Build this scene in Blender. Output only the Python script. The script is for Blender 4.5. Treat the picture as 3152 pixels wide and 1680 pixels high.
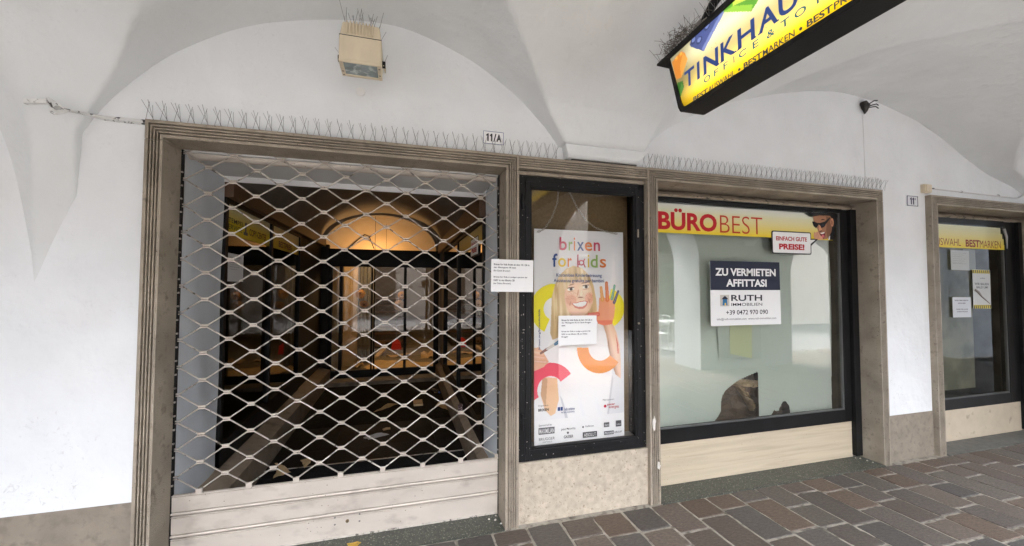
import bpy, bmesh, math, random
import numpy as np
from mathutils import Vector
for o in list(bpy.data.objects): bpy.data.objects.remove(o)
SC = bpy.context.scene
COL = SC.collection
random.seed(7)
R = math.radians
# ------------------------------------------------------------------ camera
cam_d = bpy.data.cameras.new('camera')
cam_d.sensor_width = 36.0
cam_d.lens = 1216.2676 / 3152 * 36.0
cam_d.clip_start = 0.02
cam_d.clip_end = 500
cam = bpy.data.objects.new('camera', cam_d)
COL.objects.link(cam)
right = Vector((0.96277963, -0.27027782, 0.00229852))
up = Vector((-0.01188549, -0.03383949, 0.99935661))
fwd = Vector((0.27002615, 0.9621875, 0.03579235))
mw = cam.matrix_world.copy()
for i in range(3):
    mw[i][0] = right[i]; mw[i][1] = up[i]; mw[i][2] = -fwd[i]
mw[0][3], mw[1][3], mw[2][3] = 0.0, -2.5806, 1.6
cam.matrix_world = mw
SC.camera = cam
# ------------------------------------------------------------------ world, sun, exposure
W = bpy.data.worlds.new('World'); SC.world = W; W.use_nodes = True
SUN_EL, SUN_AZ = 60.0, 205.0       # azimuth: direction the sun stands in, degrees clockwise from +Y
wn = W.node_tree; bg = wn.nodes['Background']
sky = wn.nodes.new('ShaderNodeTexSky'); sky.sky_type = 'NISHITA'; sky.sun_disc = False
sky.sun_elevation = R(SUN_EL); sky.sun_rotation = R(SUN_AZ)
sky.dust_density = 3.0; sky.air_density = 1.0
hs = wn.nodes.new('ShaderNodeHueSaturation'); hs.inputs['Saturation'].default_value = 0.38
wn.links.new(sky.outputs[0], hs.inputs['Color']); wn.links.new(hs.outputs[0], bg.inputs[0]); bg.inputs[1].default_value = 0.15
sd = bpy.data.lights.new('sun', 'SUN'); sd.energy = 0.5; sd.angle = R(14); sd.color = (1.0, 0.985, 0.96)
so = bpy.data.objects.new('sun', sd); COL.objects.link(so)
sdir = Vector((math.sin(R(SUN_AZ)) * math.cos(R(SUN_EL)), math.cos(R(SUN_AZ)) * math.cos(R(SUN_EL)), math.sin(R(SUN_EL))))
so.rotation_euler = sdir.to_track_quat('Z', 'Y').to_euler()
vs = SC.view_settings
vs.view_transform = 'Standard'; vs.look = 'None'; vs.gamma = 1.0; vs.use_curve_mapping = False
vs.exposure = 4.58
SC.cycles.max_bounces = 10; SC.cycles.diffuse_bounces = 6; SC.cycles.glossy_bounces = 5
SC.cycles.transparent_max_bounces = 16
SC.cycles.sample_clamp_indirect = 6.0
SC.cycles.use_denoising = True

# ------------------------------------------------------------------ helpers
def S(r, g, b):
    f = lambda c: (c / 255 / 12.92) if c / 255 <= 0.04045 else ((c / 255 + 0.055) / 1.055) ** 2.4
    return (f(r), f(g), f(b))

def mat(name, col, rough=0.6, var=0.12, scale=6.0, bump=0.0, bscale=80.0, metal=0.0, col2=None, mix=(0.45, 0.62), mscale=20.0,
        spec=0.5, stretch=(1, 1, 1), scuff=None, pits=None, bdist=0.01, emit=None, estr=0.0, mdetail=4.0):
    m = bpy.data.materials.new(name); m.use_nodes = True
    n = m.node_tree; N = n.nodes; L = n.links
    b = N['Principled BSDF']
    b.inputs['Roughness'].default_value = rough
    b.inputs['Metallic'].default_value = metal
    b.inputs['Specular IOR Level'].default_value = spec
    tc = N.new('ShaderNodeTexCoord'); mp = N.new('ShaderNodeMapping'); mp.inputs['Scale'].default_value = stretch
    L.new(tc.outputs['Object'], mp.inputs[0])
    t = N.new('ShaderNodeTexNoise'); t.inputs['Scale'].default_value = scale; t.inputs['Detail'].default_value = 6
    L.new(mp.outputs[0], t.inputs['Vector'])
    r = N.new('ShaderNodeValToRGB')
    r.color_ramp.elements[0].position = 0.3; r.color_ramp.elements[1].position = 0.7
    r.color_ramp.elements[0].color = (*[c * (1 - var) for c in col], 1)
    r.color_ramp.elements[1].color = (*[min(1, c * (1 + var)) for c in col], 1)
    L.new(t.outputs['Fac'], r.inputs[0])
    out = r.outputs[0]
    if col2 is not None:
        t2 = N.new('ShaderNodeTexNoise'); t2.inputs['Scale'].default_value = mscale; t2.inputs['Detail'].default_value = mdetail
        L.new(mp.outputs[0], t2.inputs['Vector'])
        r2 = N.new('ShaderNodeValToRGB'); r2.color_ramp.elements[0].position = mix[0]; r2.color_ramp.elements[1].position = mix[1]
        L.new(t2.outputs['Fac'], r2.inputs[0])
        mx = N.new('ShaderNodeMix'); mx.data_type = 'RGBA'
        L.new(r2.outputs[0], mx.inputs[0]); L.new(out, mx.inputs[6]); mx.inputs[7].default_value = (*col2, 1)
        out = mx.outputs[2]
    if pits:                                       # small dark pits, droppings and chips
        vo = N.new('ShaderNodeTexVoronoi'); vo.inputs['Scale'].default_value = 38; L.new(tc.outputs['Object'], vo.inputs['Vector'])
        pr = N.new('ShaderNodeMapRange'); pr.inputs[1].default_value = 0.16; pr.inputs[2].default_value = 0.08; L.new(vo.outputs['Distance'], pr.inputs[0])
        pn = N.new('ShaderNodeTexNoise'); pn.inputs['Scale'].default_value = 7; L.new(tc.outputs['Object'], pn.inputs[0])
        pm = N.new('ShaderNodeMapRange'); pm.inputs[1].default_value = 0.54; pm.inputs[2].default_value = 0.60; L.new(pn.outputs['Fac'], pm.inputs[0])
        pq = N.new('ShaderNodeMath'); pq.operation = 'MULTIPLY'; L.new(pr.outputs[0], pq.inputs[0]); L.new(pm.outputs[0], pq.inputs[1])
        px = N.new('ShaderNodeMix'); px.data_type = 'RGBA'; L.new(pq.outputs[0], px.inputs[0]); L.new(out, px.inputs[6]); px.inputs[7].default_value = (*pits, 1); out = px.outputs[2]
    if scuff:
        pz = N.new('ShaderNodeSeparateXYZ'); L.new(tc.outputs['Object'], pz.inputs[0])
        hz = N.new('ShaderNodeMapRange'); hz.inputs[1].default_value = 1.5; hz.inputs[2].default_value = 0.3; hz.inputs[4].default_value = 0.55; L.new(pz.outputs[2], hz.inputs[0])
        a1 = N.new('ShaderNodeTexNoise'); a1.inputs['Scale'].default_value = 3.2; a1.inputs['Detail'].default_value = 2; L.new(tc.outputs['Object'], a1.inputs[0])
        a2 = N.new('ShaderNodeTexNoise'); a2.inputs['Scale'].default_value = 32; a2.inputs['Detail'].default_value = 6; a2.inputs['Distortion'].default_value = 1.5; L.new(tc.outputs['Object'], a2.inputs[0])
        r1 = N.new('ShaderNodeMapRange'); r1.inputs[1].default_value = 0.48; r1.inputs[2].default_value = 0.66; L.new(a1.outputs['Fac'], r1.inputs[0])
        r2_ = N.new('ShaderNodeMapRange'); r2_.inputs[1].default_value = 0.60; r2_.inputs[2].default_value = 0.72; L.new(a2.outputs['Fac'], r2_.inputs[0])
        q1 = N.new('ShaderNodeMath'); q1.operation = 'MULTIPLY'; L.new(r1.outputs[0], q1.inputs[0]); L.new(r2_.outputs[0], q1.inputs[1])
        q2 = N.new('ShaderNodeMath'); q2.operation = 'MULTIPLY'; L.new(q1.outputs[0], q2.inputs[0]); L.new(hz.outputs[0], q2.inputs[1])
        q3 = N.new('ShaderNodeMath'); q3.operation = 'MULTIPLY'; L.new(q1.outputs[0], q3.inputs[0]); q3.inputs[1].default_value = 0.15
        q4 = N.new('ShaderNodeMath'); q4.operation = 'MAXIMUM'; L.new(q2.outputs[0], q4.inputs[0]); L.new(q3.outputs[0], q4.inputs[1])
        ms = N.new('ShaderNodeMix'); ms.data_type = 'RGBA'; L.new(q4.outputs[0], ms.inputs[0]); L.new(out, ms.inputs[6]); ms.inputs[7].default_value = (*scuff, 1); out = ms.outputs[2]
    L.new(out, b.inputs['Base Color'])
    if bump > 0:
        t3 = N.new('ShaderNodeTexNoise'); t3.inputs['Scale'].default_value = bscale; t3.inputs['Detail'].default_value = 5
        L.new(mp.outputs[0], t3.inputs['Vector'])
        bp = N.new('ShaderNodeBump'); bp.inputs['Strength'].default_value = bump; bp.inputs['Distance'].default_value = bdist
        L.new(t3.outputs['Fac'], bp.inputs['Height']); L.new(bp.outputs[0], b.inputs['Normal'])
    if emit is not None:
        b.inputs['Emission Color'].default_value = (*emit, 1); b.inputs['Emission Strength'].default_value = estr
    return m

def flat(name, col, rough=0.55, spec=0.35):
    m = bpy.data.materials.new(name); m.use_nodes = True
    b = m.node_tree.nodes['Principled BSDF']
    b.inputs['Base Color'].default_value = (*col, 1); b.inputs['Roughness'].default_value = rough
    b.inputs['Specular IOR Level'].default_value = spec
    return m

def printed(name, rough=0.5, attr='print', emis=0.0, spec=0.3):
    m = bpy.data.materials.new(name); m.use_nodes = True
    n = m.node_tree; b = n.nodes['Principled BSDF']; b.inputs['Roughness'].default_value = rough
    b.inputs['Specular IOR Level'].default_value = spec
    a = n.nodes.new('ShaderNodeAttribute'); a.attribute_name = attr
    n.links.new(a.outputs['Color'], b.inputs['Base Color'])
    if emis:
        n.links.new(a.outputs['Color'], b.inputs['Emission Color']); b.inputs['Emission Strength'].default_value = emis
    return m

def glassmat(name, tint=(1, 1, 1), ior=1.5, boost=1.0):
    m = bpy.data.materials.new(name); m.use_nodes = True
    n = m.node_tree; N = n.nodes; L = n.links
    for x in list(N):
        if x.type != 'OUTPUT_MATERIAL': N.remove(x)
    o = N['Material Output']
    tr = N.new('ShaderNodeBsdfTransparent'); tr.inputs[0].default_value = (*tint, 1)
    gl = N.new('ShaderNodeBsdfGlossy'); gl.inputs['Roughness'].default_value = 0.0
    fr = N.new('ShaderNodeFresnel'); fr.inputs[0].default_value = ior
    ml = N.new('ShaderNodeMath'); ml.operation = 'MULTIPLY'; ml.inputs[1].default_value = boost; ml.use_clamp = True
    L.new(fr.outputs[0], ml.inputs[0])
    mx = N.new('ShaderNodeMixShader'); L.new(ml.outputs[0], mx.inputs[0]); L.new(tr.outputs[0], mx.inputs[1]); L.new(gl.outputs[0], mx.inputs[2])
    L.new(mx.outputs[0], o.inputs[0])
    return m

class F:                                           # a flat frame in space: origin, across, up; normal = across x up
    def __init__(s, O, U, V):
        s.O = Vector(O); s.U = Vector(U).normalized(); s.V = Vector(V).normalized(); s.N = s.U.cross(s.V)
    def p(s, a, b, c=0.0): return s.O + s.U * a + s.V * b + s.N * c

def wall_frame(y): return F((0, y, 0), (1, 0, 0), (0, 0, 1))          # faces the street (-Y); a = x, b = z

_glyph = {}
def glyphs(s, bold=0.0, shear=0.0, space=1.0):
    k = (s, bold, shear, space)
    if k not in _glyph:
        c = bpy.data.curves.new('lettering', 'FONT'); c.body = s; c.size = 1; c.offset = bold; c.shear = shear
        c.space_character = space; c.resolution_u = 4
        ob = bpy.data.objects.new('lettering', c)
        COL.objects.link(ob)
        me = bpy.data.meshes.new_from_object(ob.evaluated_get(bpy.context.evaluated_depsgraph_get()))
        v = [tuple(x.co) for x in me.vertices]; f = [tuple(p.vertices) for p in me.polygons]
        bpy.data.objects.remove(ob); bpy.data.curves.remove(c); bpy.data.meshes.remove(me)
        _glyph[k] = (v, f)
    return _glyph[k]

class MB:
    def __init__(s): s.v = []; s.f = []; s.m = []; s.cur = 0
    def add(s, vs, fs):
        o = len(s.v); s.v += [tuple(x) for x in vs]
        for f in fs: s.f.append(tuple(i + o for i in f)); s.m.append(s.cur)
        return s
    def box(s, x0, x1, y0, y1, z0, z1):
        v = [(x, y, z) for x in (x0, x1) for y in (y0, y1) for z in (z0, z1)]
        return s.add(v, [(0, 1, 3, 2), (4, 6, 7, 5), (0, 4, 5, 1), (2, 3, 7, 6), (0, 2, 6, 4), (1, 5, 7, 3)])
    def poly(s, pts): return s.add(pts, [tuple(range(len(pts)))])
    def prism(s, fr, pts, c0, c1):                # outline in frame fr, from depth c0 to c1 along its normal
        n = len(pts); a = [fr.p(x, y, c0) for x, y in pts]; b = [fr.p(x, y, c1) for x, y in pts]
        fs = [tuple(range(n))[::-1], tuple(range(n, 2 * n))] + [(i, (i + 1) % n, n + (i + 1) % n, n + i) for i in range(n)]
        return s.add(a + b, fs)
    def tube(s, pts, r, n=6, cap=True):
        pts = [Vector(p) for p in pts]; k = len(pts); rr = r if isinstance(r, (list, tuple)) else [r] * k
        vs = []; ref = None
        for i, p in enumerate(pts):
            d = (pts[min(i + 1, k - 1)] - pts[max(i - 1, 0)]).normalized()
            if ref is None:
                ref = Vector((0, 0, 1)) if abs(d.z) < 0.9 else Vector((0, 1, 0))
            a = (ref - d * ref.dot(d)); a = a.normalized() if a.length > 1e-6 else d.orthogonal().normalized()
            ref = a; b = d.cross(a)
            for j in range(n):
                t = 2 * math.pi * j / n; vs.append(p + (a * math.cos(t) + b * math.sin(t)) * rr[i])
        fs = [(i * n + j, i * n + (j + 1) % n, (i + 1) * n + (j + 1) % n, (i + 1) * n + j) for i in range(k - 1) for j in range(n)]
        if cap: fs += [tuple(range(n))[::-1], tuple(range((k - 1) * n, k * n))]
        return s.add(vs, fs)
    def disc(s, fr, a, b, r, c0, c1, n=20, r2=None):
        r2 = r if r2 is None else r2
        P = [(a + r * math.cos(2 * math.pi * i / n), b + r * math.sin(2 * math.pi * i / n)) for i in range(n)]
        Q = [(a + r2 * math.cos(2 * math.pi * i / n), b + r2 * math.sin(2 * math.pi * i / n)) for i in range(n)]
        va = [fr.p(x, y, c0) for x, y in P]; vb = [fr.p(x, y, c1) for x, y in Q]
        return s.add(va + vb, [tuple(range(n))[::-1], tuple(range(n, 2 * n))] + [(i, (i + 1) % n, n + (i + 1) % n, n + i) for i in range(n)])
    def text(s, fr, st, a0, a1, b0, b1, c=0.001, bold=0.0, shear=0.0, space=1.0, keep=False, rot=None):
        v, f = glyphs(st, bold, shear, space)
        xs = [q[0] for q in v]; ys = [q[1] for q in v]
        x0, x1, y0, y1 = min(xs), max(xs), min(ys), max(ys)
        sx = (a1 - a0) / (x1 - x0); sy = (b1 - b0) / (y1 - y0)
        if rot:                                    # quarter turn: runs upwards
            sx = (b1 - b0) / (x1 - x0); sy = (a1 - a0) / (y1 - y0)
            return s.add([fr.p(a1 - (q[1] - y0) * sy, b0 + (q[0] - x0) * sx, c) for q in v], f)
        return s.add([fr.p(a0 + (q[0] - x0) * sx, b0 + (q[1] - y0) * sy, c) for q in v], f)
    def build(s, name, mats, parent=None, smooth=None, bevel=0.0, link=True, recalc=True):
        me = bpy.data.meshes.new(name); me.from_pydata(s.v, [], s.f)
        if not isinstance(mats, (list, tuple)): mats = [mats]
        for m in mats: me.materials.append(m)
        me.polygons.foreach_set('material_index', s.m)
        if bevel > 0 or recalc:
            bm = bmesh.new(); bm.from_mesh(me)
            if recalc: bmesh.ops.recalc_face_normals(bm, faces=bm.faces)
            if bevel > 0:
                es = [e for e in bm.edges if e.is_manifold and e.calc_face_angle(0) > 0.5]
                bmesh.ops.bevel(bm, geom=es, offset=bevel, segments=2, affect='EDGES', clamp_overlap=True, profile=0.5)
            bm.to_mesh(me); bm.free()
        if smooth is not None:
            for p in me.polygons: p.use_smooth = True
            me.set_sharp_from_angle(angle=R(smooth))
        me.update()
        o = bpy.data.objects.new(name, me); COL.objects.link(o)
        if parent is not None: adopt(o, parent)
        return o

def origin(o):
    p = Vector((0, 0, 0))
    while o is not None: p += o.location; o = o.parent
    return p

def adopt(o, parent):                              # meshes are built in world coordinates
    o.parent = parent; o.location = o.location - origin(parent)

def tag(o, label, cat, group=None, kind=None):
    if label: o['label'] = label
    if cat: o['category'] = cat
    if group: o['group'] = group
    if kind: o['kind'] = kind
    return o

def thing(name, label, cat, loc=(0, 0, 0), group=None):
    o = bpy.data.objects.new(name, None); COL.objects.link(o); o.location = loc; o.empty_display_size = 0.1
    return tag(o, label, cat, group)

def structure(o): o['kind'] = 'structure'; return o

def inside(px, py, poly):
    r = np.zeros(px.shape, bool); n = len(poly)
    for i in range(n):
        x0, y0 = poly[i]; x1, y1 = poly[(i + 1) % n]
        if y0 == y1: continue
        c = ((y0 > py) != (y1 > py)) & (px < (x1 - x0) * (py - y0) / (y1 - y0) + x0)
        r ^= c
    return r

def panel(name, fr, a0, a1, b0, b1, nx, ny, fn, m, parent=None, c=0.0, bend=None):
    """A printed sheet: a fine grid whose corners carry the colours of the print. fn(u, v) -> rgb (n,3) and a keep mask or None; v runs down."""
    u = np.linspace(0, 1, nx + 1); v = np.linspace(0, 1, ny + 1)
    UU, VV = np.meshgrid(u, v); uu = UU.ravel(); vv = VV.ravel()
    rgb, keep = fn(uu, vv)
    O, U_, V_, N_ = [np.array(q) for q in (fr.O, fr.U, fr.V, fr.N)]
    cc = np.full(uu.shape, c) + (bend(uu, vv) if bend else 0)
    co = O + (a0 + (a1 - a0) * uu)[:, None] * U_ + (b1 + (b0 - b1) * vv)[:, None] * V_ + cc[:, None] * N_
    i = np.arange(nx * ny); r_ = i // nx; q_ = i % nx; k = r_ * (nx + 1) + q_
    fc = np.stack([k, k + nx + 1, k + nx + 2, k + 1], 1)
    if keep is not None: fc = fc[keep[fc].all(1)]
    used = np.unique(fc); re = np.full(len(co), -1); re[used] = np.arange(len(used)); fc = re[fc]; co = co[used]; rgb = rgb[used]
    me = bpy.data.meshes.new(name)
    me.vertices.add(len(co)); me.vertices.foreach_set('co', co.ravel())
    me.loops.add(fc.size); me.loops.foreach_set('vertex_index', fc.ravel().astype(np.int32))
    me.polygons.add(len(fc)); me.polygons.foreach_set('loop_start', (np.arange(len(fc)) * 4).astype(np.int32))
    me.update(calc_edges=True)
    at = me.color_attributes.new('print', 'FLOAT_COLOR', 'POINT')
    at.data.foreach_set('color', np.concatenate([rgb, np.ones((len(rgb), 1))], 1).ravel().astype(np.float32))
    me.materials.append(m)
    o = bpy.data.objects.new(name, me); COL.objects.link(o)
    if parent is not None: adopt(o, parent)
    return o

# ------------------------------------------------------------------ materials
PLASTER = mat('white_plaster', (0.715, 0.735, 0.75), 0.9, 0.045, 2.4, 0.9, 4.5, bdist=0.03, spec=0.2, col2=(0.69, 0.70, 0.705), mix=(0.5, 0.8), mscale=2.2, scuff=(0.34, 0.32, 0.30))
VAULT = mat('shaded_vault_plaster', (0.67, 0.69, 0.695), 0.9, 0.05, 2.0, 0.9, 4, bdist=0.035, scuff=(0.34, 0.33, 0.31), spec=0.2, col2=(0.62, 0.64, 0.64), mix=(0.5, 0.85), mscale=1.7)  # same plaster as the walls, coloured darker to carry the vault's shade
TRIM = mat('tan_stone_trim', (0.30, 0.255, 0.20), 0.7, 0.24, 5, 0.5, 160, col2=(0.17, 0.14, 0.11), mix=(0.56, 0.74), mscale=20, mdetail=8, pits=(0.07, 0.055, 0.045))
REVEAL = TRIM
DADO = mat('grey_brown_stone', (0.235, 0.20, 0.157), 0.75, 0.14, 7, 0.25, 120, col2=(0.18, 0.152, 0.12), mix=(0.5, 0.7), mscale=22)
SPECK = mat('speckled_beige_stone', (0.435, 0.375, 0.295), 0.7, 0.16, 24, 0.4, 150, col2=(0.27, 0.215, 0.16), mix=(0.60, 0.70), mscale=55, mdetail=5)
TRAV = mat('travertine', (0.50, 0.425, 0.31), 0.6, 0.09, 4, 0.25, 120, col2=(0.42, 0.35, 0.25), mix=(0.48, 0.75), mscale=7, stretch=(0.3, 1, 7), mdetail=10, pits=(0.30, 0.235, 0.15))
TERRAZZO = mat('green_terrazzo', (0.052, 0.056, 0.045), 0.5, 0.3, 30, 0.1, 200, col2=(0.25, 0.25, 0.20), mix=(0.62, 0.66), mscale=110, mdetail=2)
BLACK = mat('black_frame_paint', (0.008, 0.008, 0.0085), 0.5, 0.25, 8, 0.06, 90, spec=0.22)
SCUFFED = mat('scuffed_black_paint', (0.008, 0.008, 0.009), 0.5, 0.25, 8, 0.08, 90, spec=0.25, col2=(0.45, 0.42, 0.38), mix=(0.69, 0.71), mscale=55, mdetail=6)
ALU = mat('galvanised_lattice_steel', (0.48, 0.44, 0.40), 0.45, 0.18, 25, 0.1, 120, metal=0.55, col2=(0.12, 0.105, 0.09), mix=(0.57, 0.66), mscale=34)
SLAT = mat('pale_slat_aluminium', (0.53, 0.475, 0.415), 0.5, 0.08, 3, 0.12, 30, metal=0.12, col2=(0.36, 0.315, 0.27), mix=(0.55, 0.82), mscale=8, stretch=(1, 1, 2), mdetail=9, pits=(0.16, 0.13, 0.10))
STEEL = mat('spike_steel', (0.16, 0.16, 0.16), 0.45, 0.1, 10, metal=0.4)
BEIGE = mat('cream_lamp_enamel', (0.62, 0.535, 0.39), 0.5, 0.07, 14, 0.08, 60, col2=(0.42, 0.33, 0.21), mix=(0.62, 0.8), mscale=18, stretch=(1, 1, 0.4))
GLASS = glassmat('window_glass', (0.93, 0.96, 0.94), 1.5, 3.2)
DGLASS = glassmat('shop_glass', (0.86, 0.88, 0.86), 1.5, 1.3)
PAPER = flat('white_paper', (0.74, 0.74, 0.74), 0.6)
NOTE = flat('notice_paper', (0.77, 0.77, 0.77), 0.6)
BACKPAPER = mat('pale_green_backing_paper', (0.575, 0.61, 0.54), 0.7, 0.04, 2.5, 0.5, 3.5)
INK = flat('dark_ink', (0.02, 0.02, 0.025))
GREYINK = flat('grey_ink', (0.09, 0.09, 0.10))
NAVY = flat('navy_ink', S(24, 30, 52))
BLUE = flat('blue_ink', S(35, 70, 130))
RED = flat('red_ink', S(176, 22, 34))
BURLAP = mat('brown_sacking', (0.22, 0.155, 0.085), 0.9, 0.15, 60, 0.5, 300, spec=0.1)
WHITE = flat('white_print', (0.78, 0.78, 0.78))
PRINT = printed('printed_sheet', 0.45)
FELT = mat('black_mat', (0.007, 0.007, 0.0075), 0.7, 0.4, 40, 0.4, 260, spec=0.12)
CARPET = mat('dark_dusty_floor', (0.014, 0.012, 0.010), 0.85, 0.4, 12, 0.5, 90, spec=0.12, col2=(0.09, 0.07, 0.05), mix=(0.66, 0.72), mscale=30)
KERB = mat('worn_plinth_stone', (0.24, 0.19, 0.14), 0.6, 0.15, 9, 0.2, 80, col2=(0.13, 0.10, 0.075), mix=(0.55, 0.72), mscale=8)
WOOD = mat('brown_wood', (0.085, 0.045, 0.025), 0.5, 0.3, 6, 0.1, 60, stretch=(1, 0.15, 1))
PALEWOOD = mat('pale_pine', (0.55, 0.40, 0.22), 0.6, 0.18, 9, 0.1, 60, col2=(0.36, 0.25, 0.13), mix=(0.5, 0.7), mscale=10, stretch=(1, 1, 0.15))
CARD = mat('brown_cardboard', (0.50, 0.36, 0.20), 0.8, 0.12, 10, 0.1, 40, spec=0.1)
ROOMW = mat('room_plaster', (0.60, 0.47, 0.30), 0.9, 0.08, 3, 0.2, 12)
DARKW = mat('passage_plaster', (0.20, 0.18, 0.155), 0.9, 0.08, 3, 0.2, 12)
SHEETW = mat('bluish_white_panel', (0.60, 0.63, 0.66), 0.8, 0.05, 5, 0.8, 5, stretch=(1, 1, 0.5))

# ================================================================== THE GROUND
def paving():
    mb = MB(); cols = []
    rnd = random.Random(11)
    tones = [(0.108, 0.084, 0.068), (0.118, 0.093, 0.075), (0.100, 0.083, 0.070), (0.092, 0.080, 0.070), (0.120, 0.086, 0.063), (0.080, 0.071, 0.064), (0.110, 0.093, 0.077)]
    x = -6.9
    x = 2.015 - 0.236 * 38
    while x < 12:
        w = 0.236 + rnd.uniform(-0.004, 0.004)
        y = -0.012 - rnd.uniform(0.0, 0.24); first = True
        y1 = -0.012
        while y1 > -4.6:
            ln = rnd.choice((0.2, 0.24, 0.28, 0.33, 0.38, 0.45)) * rnd.uniform(0.92, 1.08)
            if first: ln = rnd.uniform(0.12, 0.36); first = False
            y0 = y1 - ln
            g = 0.0078; j = lambda: rnd.uniform(-0.005, 0.005)
            X0, X1, Y0, Y1 = x + g, x + w - g, y0 + g, y1 - g
            cc_ = [(X0, Y0), (X1, Y0), (X1, Y1), (X0, Y1)]; base = []
            for a_ in range(4):
                (p0, q0), (p1, q1) = cc_[a_], cc_[(a_ + 1) % 4]
                for b_ in range(6):
                    f_ = b_ / 6; in_ = 0.003 if b_ == 0 else 0.0
                    bx_ = p0 + (p1 - p0) * f_ + rnd.uniform(-.0024, .0024); by_ = q0 + (q1 - q0) * f_ + rnd.uniform(-.0024, .0024)
                    if rnd.random() < 0.025: in_ = 0.007
                    base.append((bx_ + (in_ if bx_ < (X0 + X1) / 2 else -in_), by_ + (in_ if by_ < (Y0 + Y1) / 2 else -in_)))
            NB_ = len(base)
            cx, cy = (X0 + X1) / 2, (Y0 + Y1) / 2
            tz = rnd.uniform(-0.002, 0.002); sx, sy = rnd.uniform(-.012, .012), rnd.uniform(-.012, .012)
            zt = lambda px, py: tz + (px - cx) * sx + (py - cy) * sy
            k = 0.93
            lo = [(a, b, -0.02) for a, b in base]
            mi = [(a, b, zt(a, b) - 0.004) for a, b in base]
            tp = [(cx + (a - cx) * (1 - 0.005 / max(0.04, abs(a - cx) + .03)), cy + (b - cy) * (1 - 0.005 / max(0.04, abs(b - cy) + .03)), zt(a, b)) for a, b in base]
            mb.add(lo + mi + tp, [(i, (i + 1) % NB_, NB_ + (i + 1) % NB_, NB_ + i) for i in range(NB_)] + [(NB_ + i, NB_ + (i + 1) % NB_, 2 * NB_ + (i + 1) % NB_, 2 * NB_ + i) for i in range(NB_)] + [tuple(range(2 * NB_, 3 * NB_))])
            t = rnd.choice(tones); q = rnd.uniform(0.72, 1.0)
            cols += [tuple(c * q for c in t) + (1,)] * (3 * NB_)
            y1 = y0
        x += w
    m = bpy.data.materials.new('porphyry_setts'); m.use_nodes = True
    n = m.node_tree; N = n.nodes; L = n.links; b = N['Principled BSDF']; b.inputs['Roughness'].default_value = 0.62; b.inputs['Specular IOR Level'].default_value = 0.4
    a = N.new('ShaderNodeAttribute'); a.attribute_name = 'tone'
    tc = N.new('ShaderNodeTexCoord'); mp = N.new('ShaderNodeMapping'); mp.inputs['Scale'].default_value = (1, 2.4, 1); mp.inputs['Rotation'].default_value = (0, 0, 0.6)
    L.new(tc.outputs['Object'], mp.inputs[0])
    t = N.new('ShaderNodeTexNoise'); t.inputs['Scale'].default_value = 34; t.inputs['Detail'].default_value = 9; t.inputs['Roughness'].default_value = 0.7
    L.new(mp.outputs[0], t.inputs[0])
    mx = N.new('ShaderNodeMix'); mx.data_type = 'RGBA'; mx.blend_type = 'OVERLAY'; mx.inputs[0].default_value = 1.0
    L.new(a.outputs['Color'], mx.inputs[6]); L.new(t.outputs['Fac'], mx.inputs[7])
    t2 = N.new('ShaderNodeTexNoise'); t2.inputs['Scale'].default_value = 70; t2.inputs['Detail'].default_value = 3
    L.new(tc.outputs['Object'], t2.inputs[0])
    r2 = N.new('ShaderNodeValToRGB'); r2.color_ramp.elements[0].position = 0.7; r2.color_ramp.elements[1].position = 0.76
    L.new(t2.outputs['Fac'], r2.inputs[0])
    mx2 = N.new('ShaderNodeMix'); mx2.data_type = 'RGBA'; L.new(r2.outputs[0], mx2.inputs[0]); L.new(mx.outputs[2], mx2.inputs[6]); mx2.inputs[7].default_value = (0.2, 0.18, 0.16, 1)
    L.new(mx2.outputs[2], b.inputs['Base Color'])
    bp = N.new('ShaderNodeBump'); bp.inputs['Strength'].default_value = 0.55; bp.inputs['Distance'].default_value = 0.008
    L.new(t.outputs['Fac'], bp.inputs['Height']); L.new(bp.outputs[0], b.inputs['Normal'])
    o = mb.build('pavement', m, smooth=30)
    at = o.data.color_attributes.new('tone', 'FLOAT_COLOR', 'POINT')
    at.data.foreach_set('color', np.array(cols, np.float32).ravel())
    structure(o)
    mort = mat('mortar', (0.31, 0.285, 0.24), 0.9, 0.25, 9, 0.8, 120, col2=(0.11, 0.095, 0.08), mix=(0.5, 0.68), mscale=16)
    structure(MB().box(-7.2, 12.3, -4.7, 0.03, -0.3, -0.0055).build('mortar_bed', mort))
    street = mat('street_paving', (0.13, 0.128, 0.125), 0.8, 0.2, 3, 0.3, 30)
    structure(MB().add([(-60, -80, -0.012), (60, -80, -0.012), (60, -4.7, -0.012), (-60, -4.7, -0.012)], [(0, 1, 2, 3)]).build('street', street))
    structure(MB().add([(-60, -4.7, -0.31), (60, -4.7, -0.31), (60, 60, -0.31), (-60, 60, -0.31)], [(0, 1, 2, 3)]).build('ground', street))
paving()

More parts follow.
